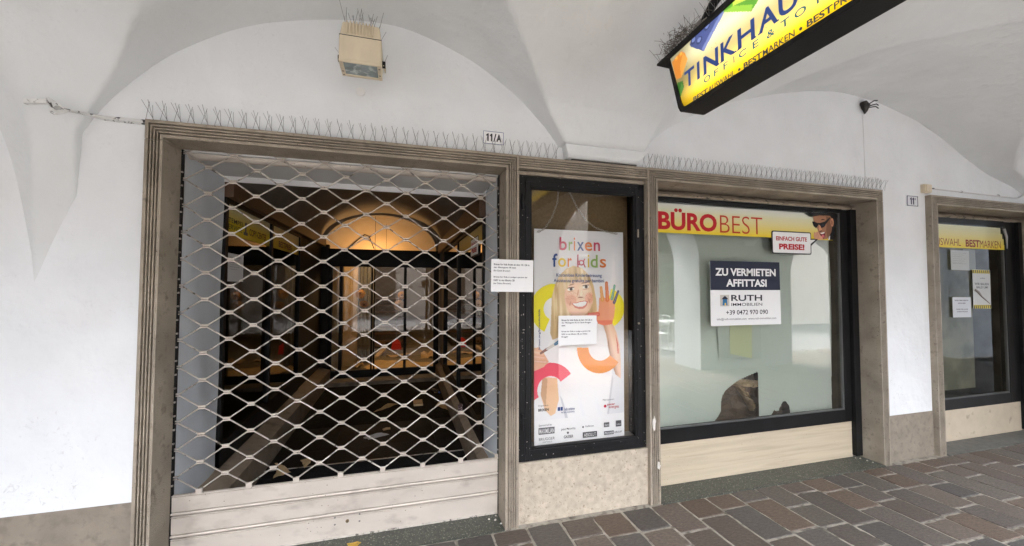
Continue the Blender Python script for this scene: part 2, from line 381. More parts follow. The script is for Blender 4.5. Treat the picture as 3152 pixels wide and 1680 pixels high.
# ================================================================== THE FACADE WALL
ZT, ZI = 2.5116, 2.4172                          # top of the stone surrounds, top of the openings
WY = 0.05                                        # face of the plaster behind the stone trim
def facade():
    t = thing('arcade_wall', 'white plastered arcade wall with grey stone base behind the shop fronts', 'wall', (0, WY, 0))
    mb = MB()
    def slab(x0, x1, z0, z1): mb.box(x0, x1, WY, 0.45, z0, z1)
    slab(-7.5, -1.345, 0.443, ZT); slab(4.30, 4.976, 0.412, ZT); slab(6.90, 12.5, 0.412, ZT)
    slab(-7.5, 12.5, ZT, 4.3)
    mb.build('plaster', PLASTER, t)
    d = MB(); d.box(-7.5, -1.348, 0.043, 0.44, -0.02, 0.4425)
    d.build('base_stone', DADO, t, bevel=0.003)
    d = MB(); d.box(4.303, 4.974, 0.043, 0.44, -0.02, 0.4115)
    d.build('base_stone', DADO, t, bevel=0.003)
    d = MB(); d.box(6.9, 12.5, 0.043, 0.44, -0.02, 0.4115)
    d.build('base_stone', DADO, t, bevel=0.003)
    # round patched wall box cover and hairline crack in the plaster
    c = MB(); fr = wall_frame(WY)
    c.disc(fr, -0.262, 2.835, 0.028, -0.01, 0.003, 28, 0.026)
    c.tube([fr.p(-0.262 + .028 * math.cos(q), 2.835 + .028 * math.sin(q), 0.001) for q in [2 * math.pi * i / 28 for i in range(29)]], 0.0016, 5, False)
    c.build('cover_plate', mat('plaster_patch', (0.72, 0.72, 0.71), 0.8, 0.03, 20), t)
facade()

# ================================================================== VAULT
PX = [(0, 2.45), (.05, 2.58), (.1, 2.68), (.2, 2.81), (.35, 2.94), (.5, 3.04), (.65, 3.13), (.85, 3.24), (1.15, 3.38), (1.45, 3.46), (1.73, 3.49)]
PL = [(0, 1.62), (.016, 1.84), (.038, 2.04), (.065, 2.24), (.088, 2.42), (.115, 2.60), (.16, 2.78), (.25, 2.92), (.36, 3.0), (.5, 3.06), (.65, 3.13), (.85, 3.24), (1.15, 3.38), (1.45, 3.46), (1.73, 3.49)]
PM = [(0, 2.612), (.112, 2.614), (.130, 2.69), (.2, 2.83), (.35, 2.95), (.5, 3.04), (.65, 3.13), (.85, 3.24), (1.15, 3.38), (1.45, 3.46), (1.73, 3.49)]
GX, GD = (2.85, 2.97, 3.19, 3.36, 3.78, 4.05, 4.6), (0.0, .16, .41, .62, .81, 1.05, 1.3)
ARCH = [
    [(-5.6, 1.68), (-5.5, 2.16), (-5.3, 2.55), (-4.9, 2.95), (-4.3, 3.2), (-3.7, 3.28), (-3.1, 3.2), (-2.6, 3.02), (-2.25, 2.77), (-2.05, 2.55), (-1.955, 2.36), (-1.902, 2.158), (-1.855, 1.919), (-1.823, 1.66)],
    [(-1.66, 2.40), (-1.612, 2.511), (-1.555, 2.594), (-1.437, 2.742), (-1.314, 2.873), (-1.186, 2.975), (-1.014, 3.087), (-0.86, 3.16), (-0.729, 3.205), (-0.512, 3.258), (-0.283, 3.297), (-0.12, 3.305), (0.0, 3.298), (0.213, 3.243), (0.481, 3.137), (0.764, 2.955), (0.911, 2.817), (1.062, 2.662), (1.13, 2.54)],
    [(1.735, 2.54), (1.812, 2.70), (1.988, 2.846), (2.293, 3.012), (2.649, 3.151), (3.099, 3.28), (3.5, 3.365), (3.87, 3.405), (4.15, 3.39), (4.409, 3.363), (4.876, 3.26), (5.265, 3.118), (5.579, 2.96), (5.937, 2.81), (6.388, 2.70), (6.62, 2.60), (6.72, 2.48)],
    [(6.95, 2.48), (7.1, 2.65), (7.6, 2.95), (8.4, 3.2), (9.2, 3.28), (10.0, 3.2), (10.8, 2.95), (11.3, 2.65), (11.45, 2.4)],
]
def archfn(a):
    xs = np.arange(a[0][0], a[-1][0] + 1e-6, 0.01); zs = np.interp(xs, [p[0] for p in a], [p[1] for p in a])
    k = 9; pad = np.concatenate([zs[0] - (zs[1:k + 1] - zs[0])[::-1], zs, zs[-1] - (zs[-k - 1:-1] - zs[-1])[::-1]])
    sm = np.convolve(pad, np.ones(2 * k + 1) / (2 * k + 1), 'valid')
    return xs, sm
ARCHF = [archfn(a) for a in ARCH]
def vault_height(x, d):
    sm = lambda q: np.clip(q, 0, 1) ** 2 * (3 - 2 * np.clip(q, 0, 1))
    w = np.clip((-1.33 - x) / 0.49, 0, 1) ** 2.1
    wm = sm((x - 0.9) / 0.15) * sm((2.05 - x) / 0.2)
    P = (1 - w) * ((1 - wm) * np.interp(d, *zip(*PX)) + wm * np.interp(d, *zip(*PM))) + w * np.interp(d, *zip(*PL))
    Z = P
    for i, (xs, zs) in enumerate(ARCHF):
        xx = x - (np.minimum(2.0 * d, 0.30) if i == 0 else 0)
        A = np.interp(xx, xs, zs, left=-9, right=-9)
        A = np.where((xx < xs[0]) | (xx > xs[-1]), -9, A + 0.03 * np.minimum(d, 0.8))
        if i == 2:                                  # the left flank of the right-hand bay springs straight from the wall arch
            g = np.interp(x, GX, GD); rise = np.maximum(0, d - g) * np.interp(x, (1.7, 2.9, 4.6), (0.75, 0.40, 0.30))
            A = np.where(A > 0, np.minimum(A + rise, np.maximum(A, 3.50 + 0.02 * d)), A)
        k = 0.004
        m = np.maximum(Z, A); Z = m + k * np.log(np.exp((Z - m) / k) + np.exp(np.maximum(A - m, -5) / k))
    return Z
def vault():
    xs = np.arange(-6.0, 11.5, 0.0145)
    DEP = 3.45
    t = np.concatenate([[0, .004, .01, .018, .028, .04], np.arange(.055, .40, .013), np.arange(.40, 1.2, .02), np.arange(1.2, DEP / 2, .05)])
    ds = np.concatenate([t, [DEP / 2], DEP - t[::-1]])
    X, D = np.meshgrid(xs, ds)
    Zv = vault_height(X, np.minimum(D, DEP - D))
    Zv += 0.006 * np.sin(X * 3.1 + D * 2.3) * np.sin(X * 1.7 - D * 4.1) * np.minimum(1, D * 4)
    co = np.stack([X, WY - D, Zv], -1).reshape(-1, 3)
    nx = len(xs); ny = len(ds)
    k = (np.arange(ny - 1)[:, None] * nx + np.arange(nx - 1)[None, :]).ravel()
    fc = np.stack([k, k + 1, k + nx + 1, k + nx], 1)
    me = bpy.data.meshes.new('arcade_vault')
    me.vertices.add(len(co)); me.vertices.foreach_set('co', co.ravel())
    me.loops.add(fc.size); me.loops.foreach_set('vertex_index', fc.ravel().astype(np.int32))
    me.polygons.add(len(fc)); me.polygons.foreach_set('loop_start', (np.arange(len(fc)) * 4).astype(np.int32))
    me.update(calc_edges=True)
    for p in me.polygons: p.use_smooth = True
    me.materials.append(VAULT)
    o = bpy.data.objects.new('vault_web', me); COL.objects.link(o)
    t_ = thing('arcade_vault', 'white groin vault overhead with pointed webs meeting between the shop fronts', 'vault', (0, -1.7, 3.4))
    adopt(o, t_)
    fr = F((0, 0, 0), (0, -1, 0), (0, 0, 1))       # a = -y, b = z, normal = -x ... side profile of the corbel
    prof = [(-0.05, 2.521), (0.018, 2.523), (0.034, 2.540), (0.036, 2.600), (0.036, 2.622), (0.02, 2.66), (-0.05, 2.66)]
    n = len(prof); mb = MB()
    L_ = []; R_ = []
    for a, b in prof:
        k = max(0, min(1, (b - 2.535) / 0.08))
        L_.append((1.128 - 0.025 * k, -a, b)); R_.append((1.685 + 0.10 * k, -a, b))
    mb.add(L_ + R_, [tuple(range(n)), tuple(range(n, 2 * n))[::-1]] + [(i, (i + 1) % n, n + (i + 1) % n, n + i) for i in range(n)])
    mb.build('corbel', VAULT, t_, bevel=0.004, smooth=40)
    gap = MB().box(1.17, 1.70, 0.004, 0.05, 2.5125, 2.523).build('dark_gap_strip', mat('dark_gap', (0.05, 0.045, 0.04), 0.9, 0.3, 30), t_)  # solid dark strip filling the gap under the corbel
vault()

# ================================================================== STREET SIDE OF THE ARCADE (behind the camera)
def street_side():
    t = thing('arcade_piers', 'thick white arcade piers and arches along the street side', 'arcade', (0, -3.75, 0))
    op = [(-5.6, -2.6, 2.1, 3.25), (-1.95, 1.75, 2.2, 3.42), (2.52, 5.6, 2.1, 3.40), (7.9, 10.2, 1.9, 2.8)]
    def zo(x):
        for a, b, s, tp in op:
            if a < x < b:
                q = (x - (a + b) / 2) / ((b - a) / 2); return s + (tp - s) * math.sqrt(max(0, 1 - q * q))
        return -0.1
    xs = sorted(set([-12.0, 16.0] + [a + (b - a) * (0.5 - 0.5 * math.cos(math.pi * i / 40)) for a, b, _, _ in op for i in range(41)] + [v + e for a, b, _, _ in op for v, e in ((a, -1e-4), (b, 1e-4), (a, 1e-4), (b, -1e-4))]))
    mb = MB(); V = []
    for x in xs:
        z = zo(x); V += [(x, -3.40, z), (x, -3.40, 9.5), (x, -4.15, z), (x, -4.15, 9.5)]
    fs = []
    for i in range(len(xs) - 1):
        a = i * 4; b = a + 4
        fs += [(a, b, b + 1, a + 1), (a + 2, a + 3, b + 3, b + 2), (a, a + 2, b + 2, b), (a + 1, b + 1, b + 3, a + 3)]
    mb.add(V, fs); mb.build('masonry', mat('low_bounce_plaster', (0.42, 0.43, 0.44), 0.9, 0.05, 3), t, recalc=False)  # white plaster coloured grey so the unseen piers bounce less light
    MB().box(-12, 16, -3.4, 6, 9.4, 9.6).build('unseen_roof_slab', DARKW, t)  # unseen slab added over the arcade to block light from above
    MB().box(-6.6, -6.05, -3.4, 0.05, 0, 4.2).build('end_wall', PLASTER, t)
    b = thing('opposite_building', 'peach rendered house across the street seen in the shop glass', 'building', (3, -10.5, 0))
    peach = mat('peach_render', (0.46, 0.41, 0.355), 0.9, 0.06, 2)
    mb = MB(); mb.box(-16, 26, -11.5, -10.5, 0, 5.2); mb.box(13, 60, -11.3, -10.3, 0, 11); mb.build('wall', peach, b)
    MB().box(6.6, 7.05, -10.58, -10.5, 0, 5.1).build('pilaster', mat('grey_pilaster', (0.46, 0.42, 0.38), 0.9), b)
    MB().box(7.05, 14, -10.54, -10.5, 0, 5.1).build('wall', mat('grey_render', (0.50, 0.49, 0.48), 0.9), b)
    for wx in (-11, -7.6, -4.2, -0.8, 2.2, 5.35, 10.2, 13.5):
        for wz in (4.2,):
            w = MB().box(wx - 0.75, wx + 0.75, -10.5, -10.42, wz - 0.15, wz + 0.9).build('window', flat('window_surround', (0.62, 0.58, 0.53), 0.9), b)
            MB().box(wx - 0.5, wx + 0.5, -10.42, -10.40, wz + 0.08, wz + 0.8).build('pane', flat('dark_pane', (0.05, 0.05, 0.055), 0.2), w)
    for wx in (-9.5, -5, -1.2, 3.0, 9.8):
        MB().box(wx - 0.9, wx + 0.9, -10.5, -10.44, 0.1, 2.9).build('shop_door', flat('shop_door_dark', (0.07, 0.055, 0.045), 0.4), b)
    pr = thing('parasol', 'closed brown market parasol standing in the street', 'parasol', (6.0, -7.6, 0))
    mb = MB(); mb.tube([(6.0, -7.6, 0.7), (6.0, -7.6, 0.9), (6.0, -7.6, 2.3), (6.0, -7.6, 2.5)], [0.16, 0.17, 0.06, 0.03], 10)
    mb.build('canopy', mat('brown_canvas', (0.24, 0.15, 0.08), 0.9), pr, smooth=40)
    MB().tube([(6.0, -7.6, 0), (6.0, -7.6, 2.6)], 0.025, 8).build('pole', PALEWOOD, pr)
street_side()
def cafe():
    pale = flat('cafe_metal', (0.62, 0.62, 0.60), 0.35)
    t = thing('cafe_table', 'pale round café table standing in the street', 'table', (6.75, -5.7, 0))
    fr = F((6.75, -5.7, 0), (1, 0, 0), (0, 1, 0)); mb = MB(); mb.disc(fr, 0, 0, 0.36, 0.72, 0.745, 28); mb.build('table_top', pale, t)
    MB().tube([(6.75, -5.7, 0.03), (6.75, -5.7, 0.72)], 0.03, 10).build('column', pale, t); mb = MB(); mb.disc(fr, 0, 0, 0.22, 0.0, 0.03, 20); mb.build('foot', pale, t)
    for i, (x, y, a, lab) in enumerate(((7.35, -5.75, 1.6, 'pale café chair right of the round café table'), (6.2, -5.6, -1.4, 'pale café chair left of the round café table'), (8.6, -5.9, 0.6, 'pale café chair standing apart near the shrub'))):
        c = thing('cafe_chair', lab, 'chair', (x, y, 0), 'café chairs in the street')
        U = (math.cos(a), math.sin(a)); P = lambda p, q, z: (x + U[0] * p - U[1] * q, y + U[1] * p + U[0] * q, z)
        mb = MB(); mb.add([P(p, q, z) for z in (.44, .46) for p, q in ((-.2, -.2), (.2, -.2), (.2, .2), (-.2, .2))], [(0, 1, 2, 3), (7, 6, 5, 4), (0, 4, 5, 1), (1, 5, 6, 2), (2, 6, 7, 3), (3, 7, 4, 0)]); mb.build('seat', pale, c)
        for p in (-.19, .19):
            MB().tube([P(p, -.19, 0), P(p, -.19, .44)], .013, 6).build('leg', pale, c); MB().tube([P(p, .22, 0), P(p, .19, .44)], .013, 6).build('leg', pale, c)
        mb = MB(); mb.tube([P(-.19, .19, .46), P(-.19, .25, .86), P(-.12, .26, .90), P(.12, .26, .90), P(.19, .25, .86), P(.19, .19, .46)], .013, 6); mb.tube([P(-.19, .23, .7), P(.19, .23, .7)], .02, 6); mb.build('backrest', pale, c)
    s_ = thing('potted_shrub', 'tall dark potted shrub standing by the house across the street', 'plant', (7.9, -7.2, 0))
    rnd = random.Random(8); mb = MB()
    for k in range(2600):
        z = rnd.uniform(.5, 2.3); r = 0.36 * math.sqrt(rnd.random()) * (1.1 - 0.35 * abs(z - 1.3)); q = rnd.uniform(0, 6.3); c = Vector((7.9 + r * math.cos(q), -7.2 + r * math.sin(q), z)); a = Vector((rnd.gauss(0, 1), rnd.gauss(0, 1), rnd.gauss(0, 1))).normalized() * .05; b_ = a.orthogonal().normalized() * .02
        mb.add([c - a, c + b_, c + a, c - b_], [(0, 1, 2, 3)])
    mb.build('foliage', mat('shrub_leaf', (0.03, 0.06, 0.025), 0.6, 0.4, 5), s_, recalc=False); MB().tube([(7.9, -7.2, 0), (7.9, -7.2, .45)], [.2, .26], 16).build('pot', flat('pot_grey', (0.2, 0.19, 0.18)), s_)
cafe()

# ================================================================== STONE SURROUNDS
GROOVES = [(0.0, 0.05), (0.0, 0.0)]
for _a in (0.0155, 0.0305, 0.0455, 0.0605):
    GROOVES += [(_a, 0.0), (_a + 0.001, 0.018), (_a + 0.0082, 0.018), (_a + 0.0092, 0.0)]
def surround(name, label, xl, xil, xir, xr, depth, cut_left=None, seam=True):
    t = thing(name, label, 'door surround' if 'doorway' in label else 'window surround', ((xl + xr) / 2, 0, 0))
    def prof(w): 
        k = w / 0.0838
        return [(a * k, y) for a, y in GROOVES] + [(w, 0.0), (w, depth), (w * .02, depth)]
    def run(pts):                                   # pts(a, y) -> start point, end point
        P = prof(pts[0]); mb = MB(); n = len(P)
        A = [pts[1](a, y) for a, y in P]; B = [pts[2](a, y) for a, y in P]
        mb.add(A + B, [(i, (i + 1) % n, n + (i + 1) % n, n + i) for i in range(n)] + [tuple(range(n)), tuple(range(n, 2 * n))[::-1]])
        return mb
    wl, wr, wt = xil - xl, xr - xir, ZT - ZI
    s = 0.0 if not seam else 0.048                  # horizontal joint between jamb and lintel stone
    jl = run((wl, lambda a, y: (xl + a, y, -0.015), lambda a, y: (xl + a, y, ZT - wt - s * 0.25 - 0.0035)))
    jl.build('jamb', TRIM, t, bevel=0.0)
    # lintel with mitred ends standing on the jambs
    P = prof(1.0); 
    mb = MB(); PP = [(a, y) for a, y in GROOVES] + [(0.0838, 0.0), (0.0838, depth), (0.0016, depth)]
    n = len(PP); f_l, f_r, f_t = wl / 0.0838, wr / 0.0838, wt / 0.0838
    zj = ZT - wt - s * 0.25
    A0 = [(xl + a * f_l, y, zj) for a, y in PP]; A = [(xl + a * f_l, y, ZT - a * f_t) for a, y in PP]
    B = [(xr - a * f_r, y, ZT - a * f_t) for a, y in PP]; B0 = [(xr - a * f_r, y, zj) for a, y in PP]
    V = A0 + A + B + B0; fs = []
    for q in range(3):
        fs += [(q * n + i, q * n + (i + 1) % n, (q + 1) * n + (i + 1) % n, (q + 1) * n + i) for i in range(n)]
    fs += [tuple(range(n)), tuple(range(3 * n, 4 * n))[::-1]]
    mb.add(V, fs); mb.build('lintel', TRIM, t)
    jr = run((wr, lambda a, y: (xr - a, y, -0.015), lambda a, y: (xr - a, y, zj - 0.0035)))
    jr.build('jamb', TRIM, t)
    return t
surround('door_surround', 'fluted tan stone doorway surround framing the roller grille', -1.3514, -1.2686, 0.6823, 0.7742, 0.192)
ws = surround('window_surround', 'fluted tan stone surround framing the wide papered shop window', 1.7905, 1.8779, 4.2228, 4.306, 0.26)
CHIP = mat('fresh_stone_chip', (0.56, 0.53, 0.48), 0.9, 0.15, 60, 0.4, 120)
for cx, cz, hw, hh, sd_ in ((1.826, 0.585, 0.018, 0.060, 1), (1.862, 0.275, 0.014, 0.036, 2)):
    rr_ = random.Random(sd_); pts = [(cx + hw * math.cos(2 * math.pi * k / 14) * rr_.uniform(.55, 1.1), cz + hh * math.sin(2 * math.pi * k / 14) * rr_.uniform(.6, 1.1)) for k in range(14)]
    MB().prism(wall_frame(0.0), pts, -0.004, 0.0012).build('chipped_spot', CHIP, ws)
surround('window_surround', 'fluted tan stone surround of the rightmost shop window beside the number plate', 4.975, 5.064, 6.82, 6.905, 0.26)
# lintel strip over the display case
cl = thing('case_lintel', 'ribbed tan stone lintel over the black display case between two surrounds', 'lintel', (1.28, 0, 2.45))
mb = MB(); P = [(0.05, ZT - 0.001), (0.004, ZT - 0.001)]
for k in range(4):
    z = ZT - 0.018 - k * 0.0165
    P += [(0.004, z), (0.019, z - 0.001), (0.019, z - 0.007), (0.004, z - 0.008)]
P += [(0.004, 2.424), (0.07, 2.424), (0.07, ZT - 0.001)]
n = len(P); mb.add([(0.777, y, z) for y, z in P] + [(1.789, y, z) for y, z in P], [(i, (i + 1) % n, n + (i + 1) % n, n + i) for i in range(n)] + [tuple(range(n)), tuple(range(n, 2 * n))[::-1]])
mb.build('ribbed_stone', TRIM, cl)
MB().box(0.78, 1.786, 0.034, 0.075, 2.389, 2.4135).build('under_strip', TRIM, cl, bevel=0.003)
# thresholds
th = MB().box(-1.262, 0.676, -0.010, 0.30, -0.05, 0.004).build('threshold', TERRAZZO); tag(th, 'dark green speckled stone threshold under the roller grille', 'threshold')
th = MB().box(1.88, 4.215, -0.016, 0.205, -0.05, 0.006).build('threshold', TERRAZZO); tag(th, 'dark green speckled stone threshold below the wide papered window', 'threshold')
th = MB().box(5.07, 6.815, -0.016, 0.205, -0.05, 0.006).build('threshold', mat('grey_threshold', (0.10, 0.10, 0.09), 0.6, 0.25, 20)); tag(th, 'grey stone threshold below the rightmost shop window', 'threshold')

# ================================================================== ROLLER GRILLE
def grille():
    t = thing('roller_grille', 'closed pale metal roller grille with diamond lattice in the left doorway', 'roller grille', (-0.295, 0.2, 0))
    y = 0.20
    px, pz = 0.25695, 0.1596
    xA = lambda k: -1.1290 + px * k; xB = lambda k: -1.2574 + px * k      # clip columns, alternating
    zA = lambda n: 0.4055 + pz * n; zB = lambda n: 0.4055 + pz * (n + 0.5)
    hw, gp, rad = 0.0165, 0.0062, 0.0046
    X0, X1 = -1.2600, 0.6745
    ztop = 2.43
    def rod(lo_is_A, n):
        # a bent rod: low points on one set of columns, high points on the other
        pts = []
        cols = []
        for k in range(9):
            cols.append((xB(k), 'B'))
            if k < 8: cols.append((xA(k), 'A'))
        for x, c in cols:
            low = (c == 'A') == lo_is_A
            if lo_is_A: z = zA(n) + gp if low else zB(n) - gp
            else: z = zB(n) + gp if low else zA(n + 1) - gp
            xa, xb = max(X0, x - hw), min(X1, x + hw)
            if xb - xa < 0.004: continue
            pts += [(xa, y, z), (xb, y, z)]
        return pts
    rods = []; jr = random.Random(31)
    for n in range(0, 13):
        for lo in (True, False):
            p = rod(lo, n)
            if min(q[2] for q in p) > ztop: continue
            p = [(a_, b_ + jr.uniform(-.002, .002), c_ + jr.uniform(-.0016, .0016)) for a_, b_, c_ in p]; r = MB().tube(p, rad, 6).build('lattice_rod', ALU, t, smooth=50); rods.append((n, lo, r))
    # clips holding a rod from above and one from below
    protos = None
    spots = []
    for n in range(1, 13):
        for k in range(8):
            if xA(k) < 0.66: spots.append((xA(k), zA(n)))
    for n in range(0, 13):
        for k in range(1, 8): spots.append((xB(k), zB(n)))
    spots = [s for s in spots if s[1] < 2.425]
    spots.sort(key=lambda s: (s[0] - 0.0) ** 2 + (s[1] - 1.6) ** 2)
    def clip(mb, x, z):
        for s_ in (1, -1):
            n = 8; c = z + s_ * gp
            P = [(0.0075 * math.cos(a), 0.0062 * math.sin(a)) for a in [2 * math.pi * i / n + math.pi / 8 for i in range(n)]]
            A = [(x - 0.0185, y + a, c + b) for a, b in P]; B = [(x + 0.0185, y + a, c + b) for a, b in P]
            mb.add(A + B, [(i, (i + 1) % n, n + (i + 1) % n, n + i) for i in range(n)] + [tuple(range(n)), tuple(range(n, 2 * n))[::-1]])
    first = MB(); clip(first, 0, 0)
    me = None
    for i, (x, z) in enumerate(spots[:100]):
        if me is None:
            mb = MB(); clip(mb, x, z); o = mb.build('clip', SLAT, t, smooth=50); me = o; bx, bz = x, z
        else:
            o = me.copy(); COL.objects.link(o); o.parent = t; o.location = me.location + Vector((x - bx, 0, z - bz))
    mb = MB()
    for x, z in spots[100:]: clip(mb, x, z)
    o = mb.build('clip', SLAT, t, smooth=50); o['kind'] = 'stuff'
    # bottom brackets
    fr = wall_frame(y)
    for k in range(8):
        x = xA(k)
        mb = MB(); q = 1 if x < 0.66 else 0.45
        mb.prism(fr, [(x - 0.024 * q - (0.008 if q < 1 else 0), 0.384), (x + 0.024 * q, 0.384), (x + 0.015 * q, 0.394), (x + 0.017 * q, 0.412), (x - 0.017, 0.412), (x - 0.015, 0.394)], -0.006, 0.011)
        mb.build('bracket', SLAT, t, bevel=0.0015)
    # slats with rolled beads between them
    def slat(z0, z1):
        b = MB(); P = [(0.012, z0), (0.008, z0 + 0.001), (0.008, z0 + 0.005), (-0.008, z0 + 0.006), (-0.012, z0 + 0.012), (-0.008, z0 + 0.019), (0.006, z0 + 0.020), (0.006, z0 + 0.024), (-0.006, z0 + 0.026),
                       (-0.007, z1 - 0.010), (0.000, z1 - 0.008), (0.000, z1 - 0.005), (-0.008, z1 - 0.004), (-0.007, z1 - 0.0005), (0.012, z1)]
        n = len(P); b.add([(X0 - 0.004, y + a, z) for a, z in P] + [(X1 + 0.003, y + a, z) for a, z in P], [(i, (i + 1) % n, n + (i + 1) % n, n + i) for i in range(n)] + [tuple(range(n)), tuple(range(n, 2 * n))[::-1]])
        return b.build('slat', SLAT, t, smooth=35)
    slat(0.268, 0.386); slat(0.140, 0.266)
    bot = slat(-0.018, 0.138)
    bb = MB().box(X0, X1, 0.186, 0.214, -0.035, 0.012); bb.build('bottom_bar', ALU, t, bevel=0.004)
    lk = MB(); lk.disc(fr, -0.313, 0.102, 0.0105, -0.01, 0.011, 18); lk.build('lock', mat('old_brass', (0.20, 0.14, 0.07), 0.45, 0.2, 60, metal=0.7), bot, smooth=40)
    kh = MB(); kh.box(-0.3145, -0.3115, 0.1865, 0.19, 0.096, 0.108); kh.build('keyhole', INK, bot)
    for rx, rz in ((-.387, .132), (-.387, .089), (-.24, .133), (-.24, .089), (0.30, -0.004), (-0.85, 0.03)):
        mb = MB(); mb.disc(fr, rx, rz, 0.0062, 0.006, 0.0115, 12, 0.003); mb.build('rivet', STEEL, bot, smooth=60)
    # side guide channels with guide lugs
    for x0, x1 in ((-1.2690, -1.2615), (0.6755, 0.6825)):
        g = MB(); g.box(x0, x1, 0.193, 0.216, 0.0, 2.417); gd = g.build('guide_channel', BLACK, t)
        lugs = MB()
        for n in range(24):
            z = 0.4055 + pz * (n * 0.5 + 0.25)
            if z < 2.38: lugs.box(x0 + (-.004 if x0 > 0 else .002), x1 + (-.002 if x0 > 0 else .004), 0.188, 0.200, z - 0.005, z + 0.005)
        lugs.build('guide_lugs', ALU, gd, bevel=0.002)
grille()

# ================================================================== PASSAGE BEHIND THE GRILLE
XL, XR, YB = -1.272, 0.684, 4.55
def passage():
    t = thing('passage', 'dark vaulted entrance passage behind the roller grille', 'passage', (-0.295, 2.3, 0))
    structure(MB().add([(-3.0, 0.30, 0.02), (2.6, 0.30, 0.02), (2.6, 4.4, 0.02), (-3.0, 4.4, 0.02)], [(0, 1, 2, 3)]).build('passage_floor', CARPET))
    # side returns right behind the grille, and the shutter box soffit
    def sheet(x, y0, y1, z0, z1, sg):
        ny, nz = 8, 26; V = []
        for i in range(nz + 1):
            for j in range(ny + 1):
                z = z0 + (z1 - z0) * i / nz; yy = y0 + (y1 - y0) * j / ny
                V.append((x + sg * 0.008 * math.sin(yy * 17 + z * 3.0) * math.sin(z * 2.1 + yy * 5), yy, z))
        mb = MB(); mb.add(V, [(i * (ny + 1) + j, i * (ny + 1) + j + 1, (i + 1) * (ny + 1) + j + 1, (i + 1) * (ny + 1) + j) for i in range(nz) for j in range(ny)])
        return mb
    sheet(-1.262, 0.217, 0.765, 0.0, 2.40, 1).build('side_panel', SHEETW, t, smooth=60)
    sheet(0.672, 0.217, 0.655, 0.0, 2.40, -1).build('side_panel', SHEETW, t, smooth=60)
    MB().box(-1.27, 0.68, 0.21, 0.77, 2.412, 2.45).build('soffit', mat('soffit_plaster', (0.60, 0.60, 0.585), 0.9, 0.03, 5), t)
    MB().box(-1.27, 0.68, 0.755, 0.775, 2.372, 2.412).build('soffit_edge', WHITE, t)
    rl = MB(); rl.tube([(-1.26, 0.275, 2.415), (0.67, 0.275, 2.415)], 0.035, 14); rl.build('shutter_roll', SLAT, t, smooth=40)
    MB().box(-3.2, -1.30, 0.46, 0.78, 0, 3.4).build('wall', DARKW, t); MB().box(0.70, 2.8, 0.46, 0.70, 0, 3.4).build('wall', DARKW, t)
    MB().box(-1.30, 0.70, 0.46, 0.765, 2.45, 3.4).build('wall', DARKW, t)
    # vault of the passage
    n = 28; cx, r0 = (XL + XR) / 2, (XR - XL) / 2
    V = []
    for j in range(24):
        yy = 0.775 + (YB - 0.775) * j / 23
        for i in range(n + 1):
            a = math.pi * i / n; rr = 1.0
            bulge = 0.10 * (0.5 - 0.5 * math.cos(4 * math.pi * (yy - 0.775) / (YB - 0.775)))
            V.append((cx - r0 * math.cos(a), yy, 2.37 + (0.50 + bulge) * math.sin(a)))
    mb = MB(); mb.add(V, [(j * (n + 1) + i, j * (n + 1) + i + 1, (j + 1) * (n + 1) + i + 1, (j + 1) * (n + 1) + i) for j in range(23) for i in range(n)])
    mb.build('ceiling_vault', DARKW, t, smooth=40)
    MB().box(XL - 0.05, XL + 0.07, 0.78, YB, 2.262, 2.375).build('beam', WOOD, t, bevel=0.004)
    MB().box(XR - 0.06, XR + 0.05, 0.67, YB, 2.19, 2.375).build('beam', WOOD, t, bevel=0.004)
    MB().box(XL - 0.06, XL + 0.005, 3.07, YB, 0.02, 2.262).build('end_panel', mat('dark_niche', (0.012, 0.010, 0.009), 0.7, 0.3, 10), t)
    MB().box(XR - 0.005, XR + 0.06, 3.85, YB, 0.02, 2.19).build('end_panel', DARKW, t)
    # stone plinths along both sides
    def plinth(x0, x1, xw, z1):
        fr = F((0, 0.30, 0), (1, 0, 0), (0, 0, 1))
        pts = [(x0, 0.0), (x1, 0.0), (x1, 0.235), (xw, z1), (x0, z1)] if x1 > x0 else [(x1, 0.0), (x0, 0.0), (x0, z1), (xw, z1), (x1, 0.235)]
        MB().prism(fr, pts, 0.0, -(YB - 0.32)).build('plinth', KERB, t, bevel=0.004)
    plinth(XL - 0.1, -1.105, XL + 0.015, 0.285); plinth(XR + 0.1, 0.600, XR - 0.015, 0.275)
    MB().box(-1.1, 0.6, 4.22, YB - 0.02, 0.0, 0.085).build('step', KERB, t, bevel=0.005)
passage()
# ribbed entrance mats
m1 = MB()
m1.box(-1.10, 0.60, 0.31, 1.262, 0.020, 0.026)
for k in range(62): m1.box(-1.095, 0.595, 0.325 + k * 0.0152, 0.3325 + k * 0.0152, 0.026, 0.033)
tag(m1.build('ribbed_mat', FELT), 'black ribbed doormat lying just inside the roller grille', 'doormat')
ms = MB().box(-1.10, 0.60, 1.262, 1.280, 0.020, 0.034).build('mat_strip', ALU); tag(ms, 'thin metal strip dividing the two black doormats', 'floor strip')
m2 = MB()
for i in range(7):
    for j in range(3): m2.box(-1.098 + i * 0.2427, -1.098 + i * 0.2427 + 0.239, 1.284 + j * 0.331, 1.284 + j * 0.331 + 0.328, 0.020, 0.030)
tag(m2.build('tile_mat', mat('black_rubber_tile', (0.007, 0.007, 0.0075), 0.5, 0.4, 30, 0.2, 150, spec=0.12, col2=(0.08, 0.075, 0.07), mix=(0.68, 0.72), mscale=35)), 'black tiled doormat behind the metal floor strip', 'doormat')

